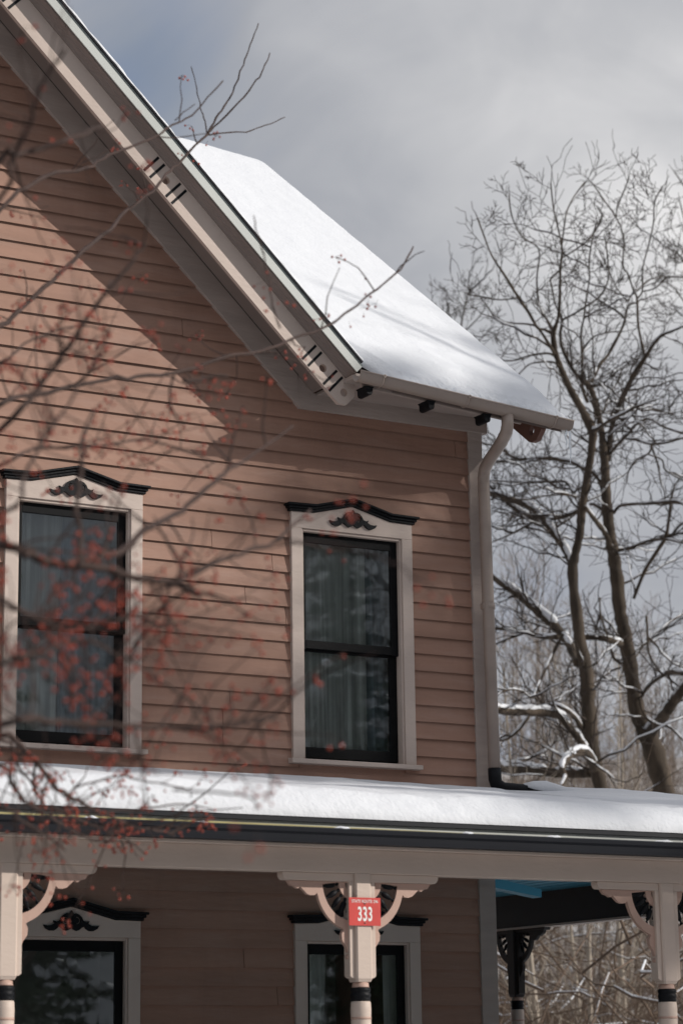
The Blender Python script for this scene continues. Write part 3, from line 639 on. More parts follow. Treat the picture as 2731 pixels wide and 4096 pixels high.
for i in range(nt_+1):
    t = TAPEX(9.33)+(2.60-TAPEX(9.33))*i/nt_; h = 0.016+0.012*fbm(t*6, 1.3, 2)+0.006*fbm(t*20, 4, 2)
    for y, k in ((14.168, 0), (14.168+0.01*noise.noise(Vector((t*9, 0, 0))), 0.7), (14.19, 1.0), (14.6, 2.0), (16.5, 2.2), (19.1, 2.2)): vs.append(rake(t, 9.3195+max(0.002, h)*k, y))
gs.add(vs, [(i*6+j, i*6+6+j, i*6+7+j, i*6+1+j) for i in range(nt_) for j in range(5)], True)
tag(gs.build('snow', 'snow', fix=False), 'thin snow crust along the shingle edge of the front gable', 'snow', kind='stuff')
ps = MB(); nx, ny = 240, 70; vs = []; Xa, Xb = -3.0, SX+0.40
for j in range(ny+1):
    v = (j/ny)**1.8; 
    for i in range(nx+1):
        x = Xa+(Xb-Xa)*i/nx; y = 11.815+(YW-0.012-11.815)*v if x < XR+0.10 else 11.815+(17.5-11.815)*v
        d = min(y-11.815, SX+0.40-x)
        h = 0.165+0.026*fbm(x*0.7, y*0.8, 6)+0.010*fbm(x*3, y*3, 2)
        h *= min(1, max(0, d/0.16))**0.45
        if d < 0.25: h += 0.012*fbm(x*20, y*20, 3)*min(1, d/0.03)
        zz = proof(x, y)+0.005+h
        if x > XR: zz += 0.03*math.exp(-((x-10.6)/0.5)**2)
        lim = YW-y
        if lim < 0.35 and x < XR+0.1: zz += (1.982-0.002*(x-6)-zz)*(1-lim/0.35)
        vs.append((x, y, max(zz, 1.380) if d < 0.02 else zz))
ps.add(vs, [(j*(nx+1)+i, j*(nx+1)+i+1, (j+1)*(nx+1)+i+1, (j+1)*(nx+1)+i) for j in range(ny) for i in range(nx)], True)
tag(ps.build('snow', 'snow', fix=False), 'deep white snow blanket lying on the porch roof', 'snow', kind='stuff')
for k, (x, w) in enumerate(((5.85, 0.05), (6.72, 0.07), (7.55, 0.05), (8.15, 0.07), (8.95, 0.09), (5.2, 0.05))):
    c = MB(); P = [(x+w*(i/8-0.5)*2, 11.715+0.004*math.sin(i), 1.306+0.010*math.sin(math.pi*i/8)*(0.7+0.3*math.sin(i*2.1+k))) for i in range(9)]
    c.tube(P, [0.003+0.007*math.sin(math.pi*i/8) for i in range(9)], 8)
    tag(c.build('snow_clump', 'snow'), ('small snow clump on the dark porch gutter lip, %s' % ('over the left post bracket', 'between left and middle posts', 'above the middle post', 'between middle and right posts', 'furthest right', 'furthest left')[(1, 2, 3, 4, 5, 0).index(k) if False else {0: 1, 1: 1, 2: 3, 3: 3, 4: 4, 5: 5}[k]]), 'snow clump', 'snow clumps on the porch gutter')
pl = MB(); P = []
for i in range(13):
    t = i/12; P.append((9.84+0.92*t, eave(9.545)[0]+0.37-0.27*t, 1.985-0.115*t+0.014*math.sin(t*9)))
pl.tube(P, [0.02]+[0.04+0.008*math.sin(i*1.7) for i in range(11)]+[0.02], 10); tag(pl.build('snow', 'snow'), 'low ridge of snow along the black drain pipe', 'snow', kind='stuff')
for k, (dx, ln, lab) in enumerate(((-0.045, 0.16, 'shorter icicle hanging from the end of the eave gutter'), (-0.008, 0.27, 'longer icicle hanging from the end of the eave gutter'))):
    ye, ze = eave(10.128+dx); ic = MB(); n = 12
    ic.tube([(10.128+dx+0.003*math.sin(i), ye-0.01+0.003*math.cos(i*1.3), ze-0.035-ln*i/n) for i in range(n+1)], [0.010*(1-i/n)**0.8+0.0012+0.0012*math.sin(i*2.3) for i in range(n+1)], 8)
    tag(ic.build('icicle', 'ice'), lab, 'icicle', 'icicles on the eave gutter')

# ------------------------------------------------------------------ bare trees behind the house
def cr(pts, n=5):                                          # Catmull-Rom through points carrying extra values
    out = []
    for i in range(len(pts)-1):
        p0, p1, p2, p3 = pts[max(i-1, 0)], pts[i], pts[i+1], pts[min(i+2, len(pts)-1)]
        for k in range(n):
            t = k/n; out.append(tuple(0.5*((2*b)+(c-a)*t+(2*a-5*b+4*c-d)*t*t+(3*b-a-3*c+d)*t**3) for a, b, c, d in zip(p0, p1, p2, p3)))
    out.append(tuple(pts[-1])); return out
def grow(mb, rr, p, d, L, r, lev, up=0.10, k=3, wob=0.30, spread=0.8):
    n = min(7, 3+int(L*2.6)) if lev else 3
    pts = [p.copy()]; rad = [r]; q = p.copy(); base = d.normalized(); sg = 1
    zig = Vector((rr.gauss(0, 1), rr.gauss(0, 1), rr.gauss(0, 1))); zig = (zig-base*zig.dot(base)).normalized()
    for i in range(n):
        base = (base+Vector((0, 0, up*0.6))+Vector((rr.gauss(0, 1), rr.gauss(0, 1), rr.gauss(0, 1)))*0.07).normalized(); sg = -sg
        dd = (base+zig*sg*rr.uniform(0.05, wob)+Vector((rr.gauss(0, 1), rr.gauss(0, 1), rr.gauss(0, 1)))*wob*0.35).normalized()
        q = q+dd*(L/n)*rr.uniform(0.7, 1.3); pts.append(q.copy()); rad.append(max(r*(1-0.70*(i+1)/n), 0.0048))
        if lev > 0 and i < n:
            for c in range(rr.choice((1, 1, 1, 2)) if lev > 1 else rr.choice((0, 1, 1, 2))):
                ax = zig*sg+Vector((rr.gauss(0, 1), rr.gauss(0, 1), rr.gauss(0, 1)))*0.8; ax = (ax-base*ax.dot(base)).normalized()
                grow(mb, rr, q, (base*rr.uniform(0.5, 1.0)+ax*spread*rr.uniform(0.7, 1.3)), L*rr.uniform(0.35, 0.62), max(rad[-1]*0.64, 0.0058), lev-1, up, 3, wob, spread)
    mb.tube(pts, rad, k, False)
TS = [None]
def limb(wood, twig, snow, pts, dist, scale, org, rr, dd=0.0, tw=1.0, lev=1, L=(0.6, 1.5), snowy=False, minw=0.012, end=1):
    """pts: (x, y, width) traced in crop pixels; dist from the eye; dd drift in depth along the limb"""
    f = 1/9672.0
    Q = [(org[0]+x/scale, org[1]+y/scale, w/scale) for x, y, w in pts]; S = cr(Q, 5); n = len(S); P = []; Rr = []
    ph = rr.random()*9
    for i, (x, y, w) in enumerate(S):
        t = i/(n-1); d = dist+dd*t+0.25*math.sin(ph+t*5)*min(1, abs(dd)); P.append(at(x, y, d)); Rr.append(max(minw, w*0.58*f*d*(1+0.07*math.sin(i*1.9+ph)+0.07*noise.noise(Vector((i*0.9, ph, 2))))))
    k0 = len(wood.v); kk = 14 if Rr[0] > 0.06 else 7; wood.tube(P, Rr, kk)
    for vi in range(k0, len(wood.v)):                      # gnarled, furrowed girth
        c = P[min(n-1, (vi-k0)//kk)]; v = Vector(wood.v[vi]); wood.v[vi] = tuple(c+(v-c)*(1+0.16*noise.noise(v*2.3)+0.10*noise.noise(v*9)))
    tot = sum((P[i+1]-P[i]).length for i in range(n-1))
    m = int(tot*tw*(2.3 if lev > 1 else 4.4))
    for _ in range(m):
        t = rr.random()**0.8; i = min(n-2, int(t*(n-1))); p = P[i].lerp(P[i+1], rr.random()); d0 = (P[i+1]-P[i]).normalized()
        ax = Vector((rr.gauss(0, 1), rr.gauss(0, 1), rr.gauss(0, 0.8)+0.25)); ax = (ax-d0*ax.dot(d0)).normalized()
        grow(twig, rr, p, d0*rr.uniform(0.2, 0.9)+ax, rr.uniform(*L)*(1.12-0.68*t), max(0.006, min(Rr[i]*0.45, 0.022)), lev)
    if end: grow(twig, rr, P[-1], P[-1]-P[-2], L[1]*0.28, Rr[-1]*0.8, 0)
    if Q[0][1] > 1480 and TS[0] is not None and len(Rr) > 6:
        for _ in range(int(tot*1.5)):
            i = rr.randint(1, n-2); p = P[i]; d0 = (P[i+1]-P[i]).normalized(); az = rr.uniform(0, 6.28); d1 = (Vector((math.cos(az), math.sin(az)*0.6, rr.uniform(-0.1, 0.35)))+d0*0.5).normalized(); Lb = rr.uniform(0.5, 1.7); q = p.copy(); pp = [q.copy()]; zz = rr.choice((-1, 1))
            for k in range(6):
                zz = -zz; q = q+(d1+Vector((rr.gauss(0, .12), rr.gauss(0, .12), zz*rr.uniform(0.02, 0.3)))).normalized()*Lb/6; pp.append(q.copy())
            r0 = rr.uniform(0.012, 0.024); twig.tube(pp, [r0*(1-0.11*k) for k in range(7)], 5, False)
            k0 = rr.randint(0, 2); k1 = rr.randint(4, 6); up_ = [x+Vector((0, 0, r0*0.8)) for x in pp[k0:k1+1]]; TS[0].tube(up_, [r0*0.4]+[r0*rr.uniform(0.6, 1.0) for _ in up_[1:-1]]+[r0*0.3], 5)
            for x in pp[2::2]: grow(twig, rr, x, d1+Vector((rr.gauss(0, .6), rr.gauss(0, .6), rr.gauss(0.1, .6))), rr.uniform(0.3, 0.7), r0*0.5, 1)
    if snowy or Q[0][1] > 1480:
        cp = []; rs = []
        def flush():
            if len(cp) > 2: snow.append(MB().tube(cp, [rs[0]*0.3]+rs[1:-1]+[rs[-1]*0.3], 8))
            cp.clear(); rs.clear()
        for i in range(n-1):
            d0 = (P[i+1]-P[i]).normalized()
            if abs(d0.z) < 0.86 and noise.noise(Vector((i*0.31, ph, 0))) > -0.33:
                side_ = Vector((0, 0, 1))-d0*d0.z; cp.append(P[i]+side_.normalized()*Rr[i]*0.78); rs.append(Rr[i]*(0.82 if snowy else 0.72)*(1+0.45*noise.noise(Vector((i*0.8, ph, 4)))))
            else: flush()
        flush()
    return P
OA, OB, OC, KS = (1900, 700), (1900, 1500), (1900, 2400), 1.887
def B2A(x, y): return (x, y+800*KS)
def b_(L): return [(x, y+800*KS, w) for x, y, w in L]
def c_0(L): return [(x, y+1700*KS, w) for x, y, w in L]
rr = random.Random(11)
def newtree(name, label, limbs, dist, twl, base):
    w, t, s = MB(), MB(), []; TS[0] = MB()
    for L in limbs: limb(w, t, s, L[0], dist+L[1].get('d0', 0), KS, OA, rr, **{k: v for k, v in L[1].items() if k != 'd0'})
    o = empty(name, base, label, 'tree', 'bare trees behind the house')
    w.build('trunk', 'bark', o, fix=False); t.build('crown', 'backlit_bark', o, fix=False)
    if TS[0].v: tag(TS[0].build('twig_snow', 'snow', o, fix=False), kind='stuff')
    TS[0] = None
    for q in sorted(s, key=lambda m_: -len(m_.v))[:95]: q.build('branch_snow', 'snow', o, fix=False)
    return o
D1, D2 = 39.0, 42.0
T1 = c_0([(985, 2350, 100), (970, 1700, 95), (950, 1440, 90), (900, 1200, 88), (865, 950, 92), (850, 700, 92), (832, 500, 85), (788, 300, 78), (772, 150, 74)])+b_([(735, 1500, 68), (755, 1350, 60), (788, 1200, 56), (802, 1050, 60), (815, 950, 52), (840, 800, 54), (865, 650, 52), (884, 500, 54), (882, 420, 66), (840, 330, 62), (800, 250, 50), (740, 150, 46), (690, 50, 42)])+[(645, 1450, 40), (610, 1350, 36), (588, 1210, 32), (610, 1130, 28)]
limbsA = [(T1, dict(tw=0.15, lev=1, L=(0.5, 1.3), end=0)),
 ([(610, 1130, 24), (632, 1040, 22), (640, 850, 18), (642, 700, 16), (655, 560, 14), (628, 410, 10), (592, 260, 7), (570, 60, 4)], dict(dd=-1, tw=1.0, lev=2, L=(0.6, 1.15))),
 ([(588, 1200, 22), (520, 1165, 18), (470, 1150, 18), (400, 1030, 20), (330, 930, 20), (235, 775, 17), (125, 605, 12), (75, 480, 7), (20, 330, 4)], dict(dd=-2, tw=1.0, lev=2, L=(0.6, 1.15))),
 ([(640, 720, 12), (570, 780, 12), (580, 850, 11), (600, 960, 11), (635, 1040, 13)][::-1], dict(tw=1.0, lev=2, L=(0.55, 1.1))),
 ([(600, 1350, 20), (480, 1160, 17), (400, 1125, 13), (270, 1115, 10), (160, 1080, 8), (70, 960, 5)], dict(dd=1.5, tw=1.0, lev=2, L=(0.5, 1.05))),
 ([(612, 1372, 18), (550, 1345, 15), (420, 1360, 13), (280, 1400, 11), (140, 1385, 7), (60, 1340, 4)], dict(dd=2, tw=0.8, lev=1, snowy=False)),
 ([(632, 1445, 18), (580, 1410, 15), (430, 1420, 10), (360, 1470, 8), (300, 1540, 6)], dict(dd=2, tw=0.8, lev=1)),
 ([(310, 930, 12), (180, 940, 9), (60, 920, 6), (-60, 900, 4)], dict(dd=1, tw=1.2, lev=1)),
 ([(592, 1170, 16), (530, 1070, 15), (480, 960, 14), (465, 780, 12), (480, 560, 8), (350, 460, 6), (275, 300, 5), (255, 150, 3)], dict(dd=1.5, tw=1.2, lev=2, L=(0.5, 1.05))),
 ([(660, 1090, 16), (740, 1050, 14), (820, 1000, 13), (940, 915, 12), (1000, 800, 10), (1005, 690, 8), (985, 500, 5)], dict(dd=-2, tw=1.2, lev=2, L=(0.5, 1.05))),
 ([(660, 620, 9), (760, 560, 8), (860, 480, 6), (930, 380, 4), (960, 290, 3)], dict(dd=-1, tw=1.2, lev=1)),
 ([(650, 560, 9), (670, 400, 7), (690, 280, 6), (740, 170, 5), (820, 60, 3)], dict(dd=1, tw=1.2, lev=1)),
 (b_([(880, 420, 36), (930, 400, 26), (1020, 340, 22), (1140, 280, 20), (1240, 230, 15), (1370, 185, 6)]), dict(dd=-3, tw=0.9, lev=1, snowy=True)),
 (b_([(828, 710, 30), (740, 660, 28), (620, 635, 26), (500, 628, 24), (340, 635, 20), (190, 560, 12), (60, 510, 7)]), dict(dd=3, tw=1.1, lev=1, snowy=True)),
 (b_([(340, 635, 12), (250, 650, 9), (110, 672, 5)]), dict(d0=3, dd=1, tw=1.0, lev=1)),
 (b_([(790, 980, 24), (740, 900, 17), (690, 810, 17), (560, 805, 16), (380, 810, 14), (190, 800, 11), (70, 795, 8)]), dict(dd=2, tw=1.0, lev=1, snowy=True)),
 (b_([(770, 920, 14), (690, 905, 12), (540, 910, 9), (400, 940, 6), (280, 930, 4)]), dict(dd=-1.5, tw=1.0, lev=1)),
 (b_([(730, 1430, 50), (690, 1340, 50), (640, 1260, 50), (560, 1150, 50), (470, 1040, 46), (370, 970, 46), (250, 935, 42), (170, 905, 40), (80, 890, 36), (-100, 840, 22)]), dict(dd=3, tw=0.5, lev=1, snowy=True)),
 (b_([(535, 1140, 44), (430, 1095, 40), (320, 1020, 36), (230, 950, 30), (130, 850, 24), (60, 740, 16)]), dict(d0=1.2, dd=2, tw=0.6, lev=1, snowy=True)),
 (b_([(800, 1010, 26), (700, 1060, 24), (600, 1085, 22), (540, 1090, 18)]), dict(dd=1.5, tw=0.6, lev=1, snowy=True, end=0)),
 (b_([(420, 1120, 18), (330, 1170, 14), (230, 1220, 11), (130, 1260, 8)]), dict(d0=1, dd=1, tw=0.8, lev=1)),
 (b_([(830, 1000, 30), (900, 1090, 32), (970, 1180, 34), (1010, 1260, 34), (1040, 1330, 20)]), dict(dd=1.5, tw=0.4, lev=1, end=0)),
 (c_0([(770, 480, 50), (720, 360, 54), (640, 240, 54), (540, 140, 60), (420, 40, 56), (340, -30, 50), (120, -180, 40)]), dict(dd=3, tw=0.5, lev=1, snowy=True)),
 (c_0([(620, 280, 34), (520, 280, 34), (400, 250, 30), (300, 222, 26), (130, 212, 22), (0, 210, 16)]), dict(d0=0.8, dd=2, tw=0.6, lev=1, snowy=True)),
 (c_0([(360, 255, 16), (260, 290, 14), (150, 335, 12), (80, 350, 6)]), dict(d0=1.5, tw=0.6, snowy=True)),
 (c_0([(660, 260, 24), (590, 400, 20), (520, 550, 17), (460, 680, 14), (430, 740, 14), (340, 685, 14), (240, 680, 13), (150, 730, 9)]), dict(dd=-2, tw=0.5, lev=1, snowy=True)),
 (c_0([(815, 1000, 44), (760, 900, 34), (700, 840, 28), (600, 795, 24), (500, 800, 14)]), dict(dd=-1, tw=0.4, snowy=True)),
 (c_0([(830, 1130, 50), (760, 1020, 50), (690, 940, 52), (640, 880, 56), (560, 850, 60), (400, 845, 58), (250, 840, 54), (150, 825, 50), (0, 800, 40)]), dict(dd=-2, tw=0.25, lev=1, snowy=True)),
 (c_0([(405, 880, 22), (330, 980, 20), (240, 1050, 18), (150, 1060, 14)]), dict(d0=-1.5, tw=0.6, snowy=True)),
 (c_0([(930, 1330, 64), (880, 1220, 62), (830, 1150, 58), (740, 1160, 54), (680, 1210, 48), (655, 1275, 40), (680, 1340, 30), (640, 1420, 20)]), dict(dd=-2.5, tw=0.2, snowy=True)),
 (c_0([(870, 1310, 56), (760, 1310, 58), (600, 1305, 62), (450, 1290, 64), (300, 1275, 64), (170, 1265, 60), (0, 1250, 50)]), dict(dd=2.5, tw=0.3, snowy=True)),
]
tree1 = newtree('bare_tree', 'bare forked tree nearest the downspout with snow on its low limbs', limbsA, D1, None, at(2420, 4752, D1))
T2 = c_0([(1560, 2350, 150), (1460, 1700, 145), (1425, 1470, 140), (1375, 1250, 140), (1300, 1020, 130), (1225, 850, 105), (1190, 650, 96), (1162, 450, 98), (1125, 250, 92), (1095, 100, 90)])+b_([(1070, 1540, 82), (1040, 1350, 78), (1010, 1150, 76), (992, 950, 70), (982, 800, 62), (976, 650, 60), (962, 500, 46), (950, 400, 42), (925, 270, 40), (890, 150, 40), (855, 80, 42)])+[(760, 1500, 26), (700, 1400, 22), (655, 1300, 22), (642, 1200, 20), (655, 1110, 18), (640, 1040, 14)]
limbsB = [(T2, dict(tw=0.15, lev=1, L=(0.5, 1.3), end=0)),
 (b_([(1000, 640, 44), (1030, 400, 34), (1085, 230, 34), (1150, 90, 34), (1195, 0, 34)])+[(1280, 1380, 28), (1330, 1300, 22), (1400, 1215, 20), (1480, 1180, 14), (1600, 1130, 10)], dict(dd=-2, tw=0.6, lev=2, L=(0.5, 1.05), snowy=True)),
 ([(1280, 1380, 20), (1255, 1260, 17), (1230, 1130, 16), (1220, 930, 15), (1195, 870, 13), (1150, 740, 12), (1115, 690, 11), (1120, 520, 10), (1110, 430, 9), (1065, 320, 7), (960, 170, 5), (885, 60, 3)], dict(d0=-1.4, dd=1.5, tw=1.1, lev=2, L=(0.5, 1.0))),
 ([(1060, 320, 7), (1080, 220, 6), (1130, 100, 5), (1160, 20, 3)], dict(dd=0, tw=1.2, lev=1)),
 ([(1222, 930, 14), (1262, 870, 11), (1265, 700, 10), (1310, 520, 9), (1345, 360, 7), (1355, 200, 5), (1410, 90, 3)], dict(d0=-1, dd=-2, tw=1.2, lev=2, L=(0.5, 1.0))),
 ([(1260, 880, 9), (1360, 850, 9), (1450, 770, 8), (1568, 765, 6), (1700, 700, 4)], dict(d0=-1, tw=1.2, lev=2, L=(0.45, 0.95))),
 ([(1215, 870, 9), (1300, 800, 9), (1380, 770, 8), (1560, 770, 6)], dict(d0=0, dd=2, tw=1.2, lev=2, L=(0.45, 0.95))),
 (b_([(862, 90, 30)])+[(885, 1545, 28), (940, 1430, 24), (1010, 1340, 22), (1110, 1150, 17), (1148, 1000, 14), (1150, 960, 12), (1190, 880, 10), (1220, 800, 6)], dict(dd=2, tw=1.0, lev=2, L=(0.5, 1.05))),
 ([(1148, 960, 10), (1100, 890, 8), (1060, 840, 7), (1000, 700, 5), (940, 580, 4)], dict(d0=2, dd=0, tw=1.0, lev=2, L=(0.45, 0.95))),
 (b_([(845, 200, 24), (815, 120, 20)])+[(803, 1560, 18), (808, 1400, 16), (798, 1200, 14), (820, 1080, 12), (835, 950, 11), (862, 780, 9), (860, 640, 7), (885, 480, 5), (920, 350, 3)], dict(dd=-3, tw=1.0, lev=2, L=(0.5, 1.05))),
 ([(800, 1340, 14), (880, 1230, 10), (980, 1190, 9), (1080, 1180, 6)], dict(dd=-1, tw=1.0, lev=1)),
 (b_([(860, 80, 18), (960, 75, 14), (1020, 100, 12), (1120, 190, 9), (1330, 250, 7), (1480, 300, 5)]), dict(dd=-1, tw=1.0, lev=1)),
 (b_([(970, 270, 14), (1010, 150, 13), (1080, 40, 12)])+[(1110, 1460, 9), (1180, 1400, 7), (1260, 1380, 5)], dict(dd=2, tw=1.0, lev=1)),
 (b_([(1020, 590, 22), (1080, 520, 20), (1160, 440, 17), (1220, 370, 15), (1310, 330, 13), (1420, 390, 14), (1568, 440, 16)]), dict(dd=-2.5, tw=0.8, lev=1, snowy=True)),
 (b_([(1140, 480, 16), (1220, 490, 17), (1320, 520, 17), (1440, 510, 15), (1570, 475, 11), (1700, 450, 7)]), dict(d0=-2, dd=-1.5, tw=0.8, lev=1, snowy=True)),
 (b_([(1330, 525, 13), (1310, 590, 12), (1220, 640, 10), (1160, 720, 9), (1145, 800, 6)]), dict(d0=-2.5, tw=0.8, lev=1)),
 (b_([(1310, 600, 9), (1410, 640, 9), (1430, 710, 8), (1520, 770, 6), (1600, 800, 4)]), dict(d0=-3, tw=0.8, lev=1)),
 (b_([(1045, 1040, 24), (1090, 990, 22), (1180, 975, 20), (1300, 970, 20), (1420, 960, 20), (1520, 955, 20), (1620, 1000, 14)]), dict(dd=-2, tw=0.6, lev=1, snowy=True)),
 (b_([(1085, 1325, 20), (1180, 1300, 18), (1330, 1245, 16), (1440, 1240, 16), (1570, 1270, 14)]), dict(dd=-1.5, tw=0.6, lev=1, snowy=True)),
 (b_([(1000, 1300, 14), (960, 1310, 12), (880, 1280, 10), (830, 1270, 6)]), dict(dd=1, tw=0.6, lev=1)),
 (b_([(870, 720, 24), (930, 790, 26), (960, 870, 22)]), dict(tw=0.3, end=0)),
 (b_([(860, 975, 16), (900, 980, 20), (960, 1020, 20)]), dict(tw=0.3, end=0, snowy=True)),
 (c_0([(1120, 340, 44), (1040, 310, 42), (940, 285, 38), (830, 282, 34)]), dict(dd=-1.0, tw=0.3, snowy=True, end=0)),
 (c_0([(1100, 510, 14), (1020, 540, 13), (940, 600, 12), (890, 660, 10)]), dict(dd=-1, tw=0.5, snowy=True)),
 (c_0([(1100, 480, 22), (1050, 440, 22), (1020, 360, 15)]), dict(dd=-1, tw=0.5, snowy=True, end=0)),
 (c_0([(1250, 740, 20), (1310, 650, 24), (1400, 580, 28), (1480, 545, 34), (1600, 560, 34)]), dict(dd=-2.5, tw=0.5, snowy=True)),
 (c_0([(1150, 705, 16), (1080, 700, 11), (1005, 718, 7)]), dict(dd=-1, tw=0.5, snowy=True)),
 (c_0([(1240, 740, 20), (1260, 830, 20), (1300, 900, 20), (1380, 945, 18), (1470, 965, 16), (1568, 1060, 12)]), dict(d0=-2, tw=0.4, snowy=True)),
 (c_0([(1310, 1020, 80), (1360, 950, 74), (1430, 870, 66), (1500, 770, 66), (1590, 650, 60), (1720, 480, 50)]), dict(dd=-2, tw=0.2, snowy=True)),
 (c_0([(1210, 430, 18), (1270, 340, 18), (1370, 260, 17), (1480, 160, 15), (1600, 90, 10)]), dict(dd=2, tw=0.7, lev=1)),
 (c_0([(1290, 120, 14), (1300, 250, 14), (1310, 400, 14), (1370, 510, 12), (1450, 590, 8)]), dict(d0=-1.5, tw=0.6)),
 (c_0([(1190, 1680, 20), (1220, 1560, 16)])+b_([(1190, 1640, 20), (1280, 1480, 22), (1380, 1320, 26), (1440, 1220, 26), (1462, 1080, 20), (1480, 940, 20), (1500, 850, 14), (1460, 760, 6)]), dict(d0=4, tw=0.4, lev=1, snowy=False)) if False else
 (b_([(1195, 1690, 22), (1280, 1480, 24), (1380, 1320, 26), (1440, 1220, 26), (1462, 1080, 20), (1480, 940, 20), (1500, 850, 14), (1540, 780, 6)]), dict(d0=-1, tw=0.6, lev=1)),
 (c_0([(940, -20, 12), (945, 100, 12), (985, 240, 12), (1010, 320, 8)]), dict(d0=-1, tw=0.5)),
]
tree2 = newtree('bare_tree', 'bare stout tree at the right edge with a forked snowy limb', limbsB, D2, None, at(2660, 4752, D2))
# a third crown reaching in at the right edge, and one far behind the ridge
w3 = []
for (x, y, dx, dy) in ((1700, 900, -130, -500), (1700, 1100, -200, -250), (1650, 600, -110, -420), (1750, 300, -250, -330)):
    w3.append(([(x, y, 14), (x+dx*0.3, y+dy*0.3+20, 12), (x+dx*0.65, y+dy*0.62, 9), (x+dx, y+dy, 5)], dict(dd=1, tw=1.1, lev=2, L=(0.5, 1.05))))
w3.append(([(2050, 4300, 90), (1960, 2600, 80), (1850, 1500, 50), (1760, 1000, 30), (1740, 500, 18), (1720, 150, 8)], dict(tw=0.3, lev=2)))
newtree('bare_tree', 'slender bare tree reaching in from the right edge, its trunk outside the photo', w3, 46.0, None, at(3000, 4700, 46))
w4 = []
for (pts) in ([(-60, 2300, 26), (-90, 1500, 22), (-110, 1200, 14), (-80, 1000, 8), (-40, 860, 4)], [(-110, 1250, 12), (-180, 1100, 8), (-210, 980, 4)], [(-100, 1200, 10), (20, 1080, 8), (90, 980, 5)], [(-90, 1350, 12), (40, 1240, 9), (120, 1150, 5)]):
    w4.append((pts, dict(tw=1.3, lev=2, L=(0.5, 1.05))))
newtree('bare_tree', 'thin distant bare tree showing just above the snowy roof slope', w4, 52.0, None, at(1850, 4600, 52))

# saplings beyond the yard, each its own thing
def sapling(px, top, dist, m, label, w=0.055, seed=0, lean=0.0, twn=26, group='pale saplings beyond the yard', base_py=None):
    r2 = random.Random(seed); b0 = at(px, 4300, dist); b0.z = gz(b0.x, b0.y)
    tp = at(px+lean, top, dist); n = 9; P = []; Rr = []
    for i in range(n+1):
        t = i/n; p = b0.lerp(tp, t); p += Vector((0.10*noise.noise(Vector((t*3, seed, 0))), 0.1*noise.noise(Vector((t*3, seed, 9))), 0))*min(1, t*3)*1.5; P.append(p); Rr.append(w*(1-0.86*t))
    a, c = MB(), MB(); a.tube(P, Rr, 6, True)
    for _ in range(twn):
        t = 0.12+0.86*r2.random(); i = min(n-1, int(t*n)); p = P[i].lerp(P[i+1], t*n-i); az = r2.uniform(0, 6.28)
        grow(c, r2, p, Vector((math.cos(az)*0.6, math.sin(az)*0.6, 1.0)), r2.uniform(0.7, 2.2)*(1.1-0.6*t), max(0.006, Rr[i]*0.4), 1, 0.12, 3, 0.16, 0.6)
    o = empty('sapling', b0, label, 'sapling', group); a.build('trunk', m, o, fix=False); c.build('crown', m, o, fix=False)
    return o
rs = random.Random(21)
for i in range(48):
    px = 1985+i*17+rs.uniform(-14, 14)
    sapling(px, rs.uniform(2050, 2900) if i < 24 else rs.uniform(2450, 3050), rs.uniform(52, 72), 'sap_bark', 'thin pale leafless sapling among the others beyond the yard', rs.uniform(0.02, 0.042), 100+i, rs.uniform(-60, 60), 30)
for k, (px, lean, w, lab, d) in enumerate(((2490, -6, 0.075, 'straight white birch trunk framed by the porch opening', 44), (2460, 10, 0.05, 'thin white birch just left of the straight birch in the porch opening', 47), (2390, -40, 0.06, 'leaning pale birch in the middle of the porch opening', 42), (2190, -60, 0.075, 'leaning white birch nearest the rear porch post', 40), (2330, -30, 0.05, 'slender pale birch between the two leaning birches', 46))):
    sapling(px, 2650, d, 'pale_bark', lab, w, 300+k, lean*3, 24, 'birches seen through the porch')
# brush: an uncountable thicket
br_ = MB(); rb_ = random.Random(8)
for _ in range(5200):
    px = rb_.uniform(1880, 2900); d = rb_.uniform(30, 62); p = at(px, 4300, d); p.z = gz(p.x, p.y)-0.1
    az = rb_.uniform(0, 6.28); lean = rb_.uniform(0.1, 0.9); h = rb_.uniform(0.8, 3.2)*(0.6+d/70); q = p.copy(); dd = Vector((math.cos(az)*lean, math.sin(az)*lean, 1)).normalized(); P = [q.copy()]
    for i in range(5):
        dd = (dd+Vector((rb_.gauss(0, .22), rb_.gauss(0, .22), rb_.gauss(0, .18)-0.07*i*lean))).normalized(); q = q+dd*h/5; P.append(q.copy())
    r = rb_.uniform(0.005, 0.012); br_.tube(P, [r*(1-0.14*i) for i in range(6)], 3, False)
STEMS = []
for _ in range(230):                                       # longer arching and fallen stems across the thicket
    px = rb_.uniform(1900, 2850); d = rb_.uniform(32, 55); p = at(px, 4300, d); p.z = gz(p.x, p.y)+rb_.uniform(0.2, 3.5); az = rb_.uniform(0, 6.28); el_ = rb_.uniform(-0.2, 0.9); L = rb_.uniform(2, 5); v = Vector((math.cos(az), math.sin(az), el_)).normalized(); P = []
    for i in range(8): P.append(p+v*L*i/7+Vector((rb_.gauss(0, .06), rb_.gauss(0, .06), rb_.gauss(0, .06)+0.25*math.sin(i*0.45))))
    r = rb_.uniform(0.009, 0.026); br_.tube(P, [r*(1-0.1*i) for i in range(8)], 4, False)
    if el_ < 0.6 and rb_.random() < 0.6: k0 = rb_.randint(0, 3); STEMS.append([x+Vector((0, 0, r*0.9)) for x in P[k0:k0+rb_.randint(3, 5)]])
tag(br_.build('brush', 'brush', fix=False), 'tangled brown leafless brush filling the wood edge behind the porch', 'brush', kind='stuff')
bs = MB()
for P in STEMS: bs.tube(P, [0.005]+[rb_.uniform(0.006, 0.017) for _ in P[1:-1]]+[0.008], 5)
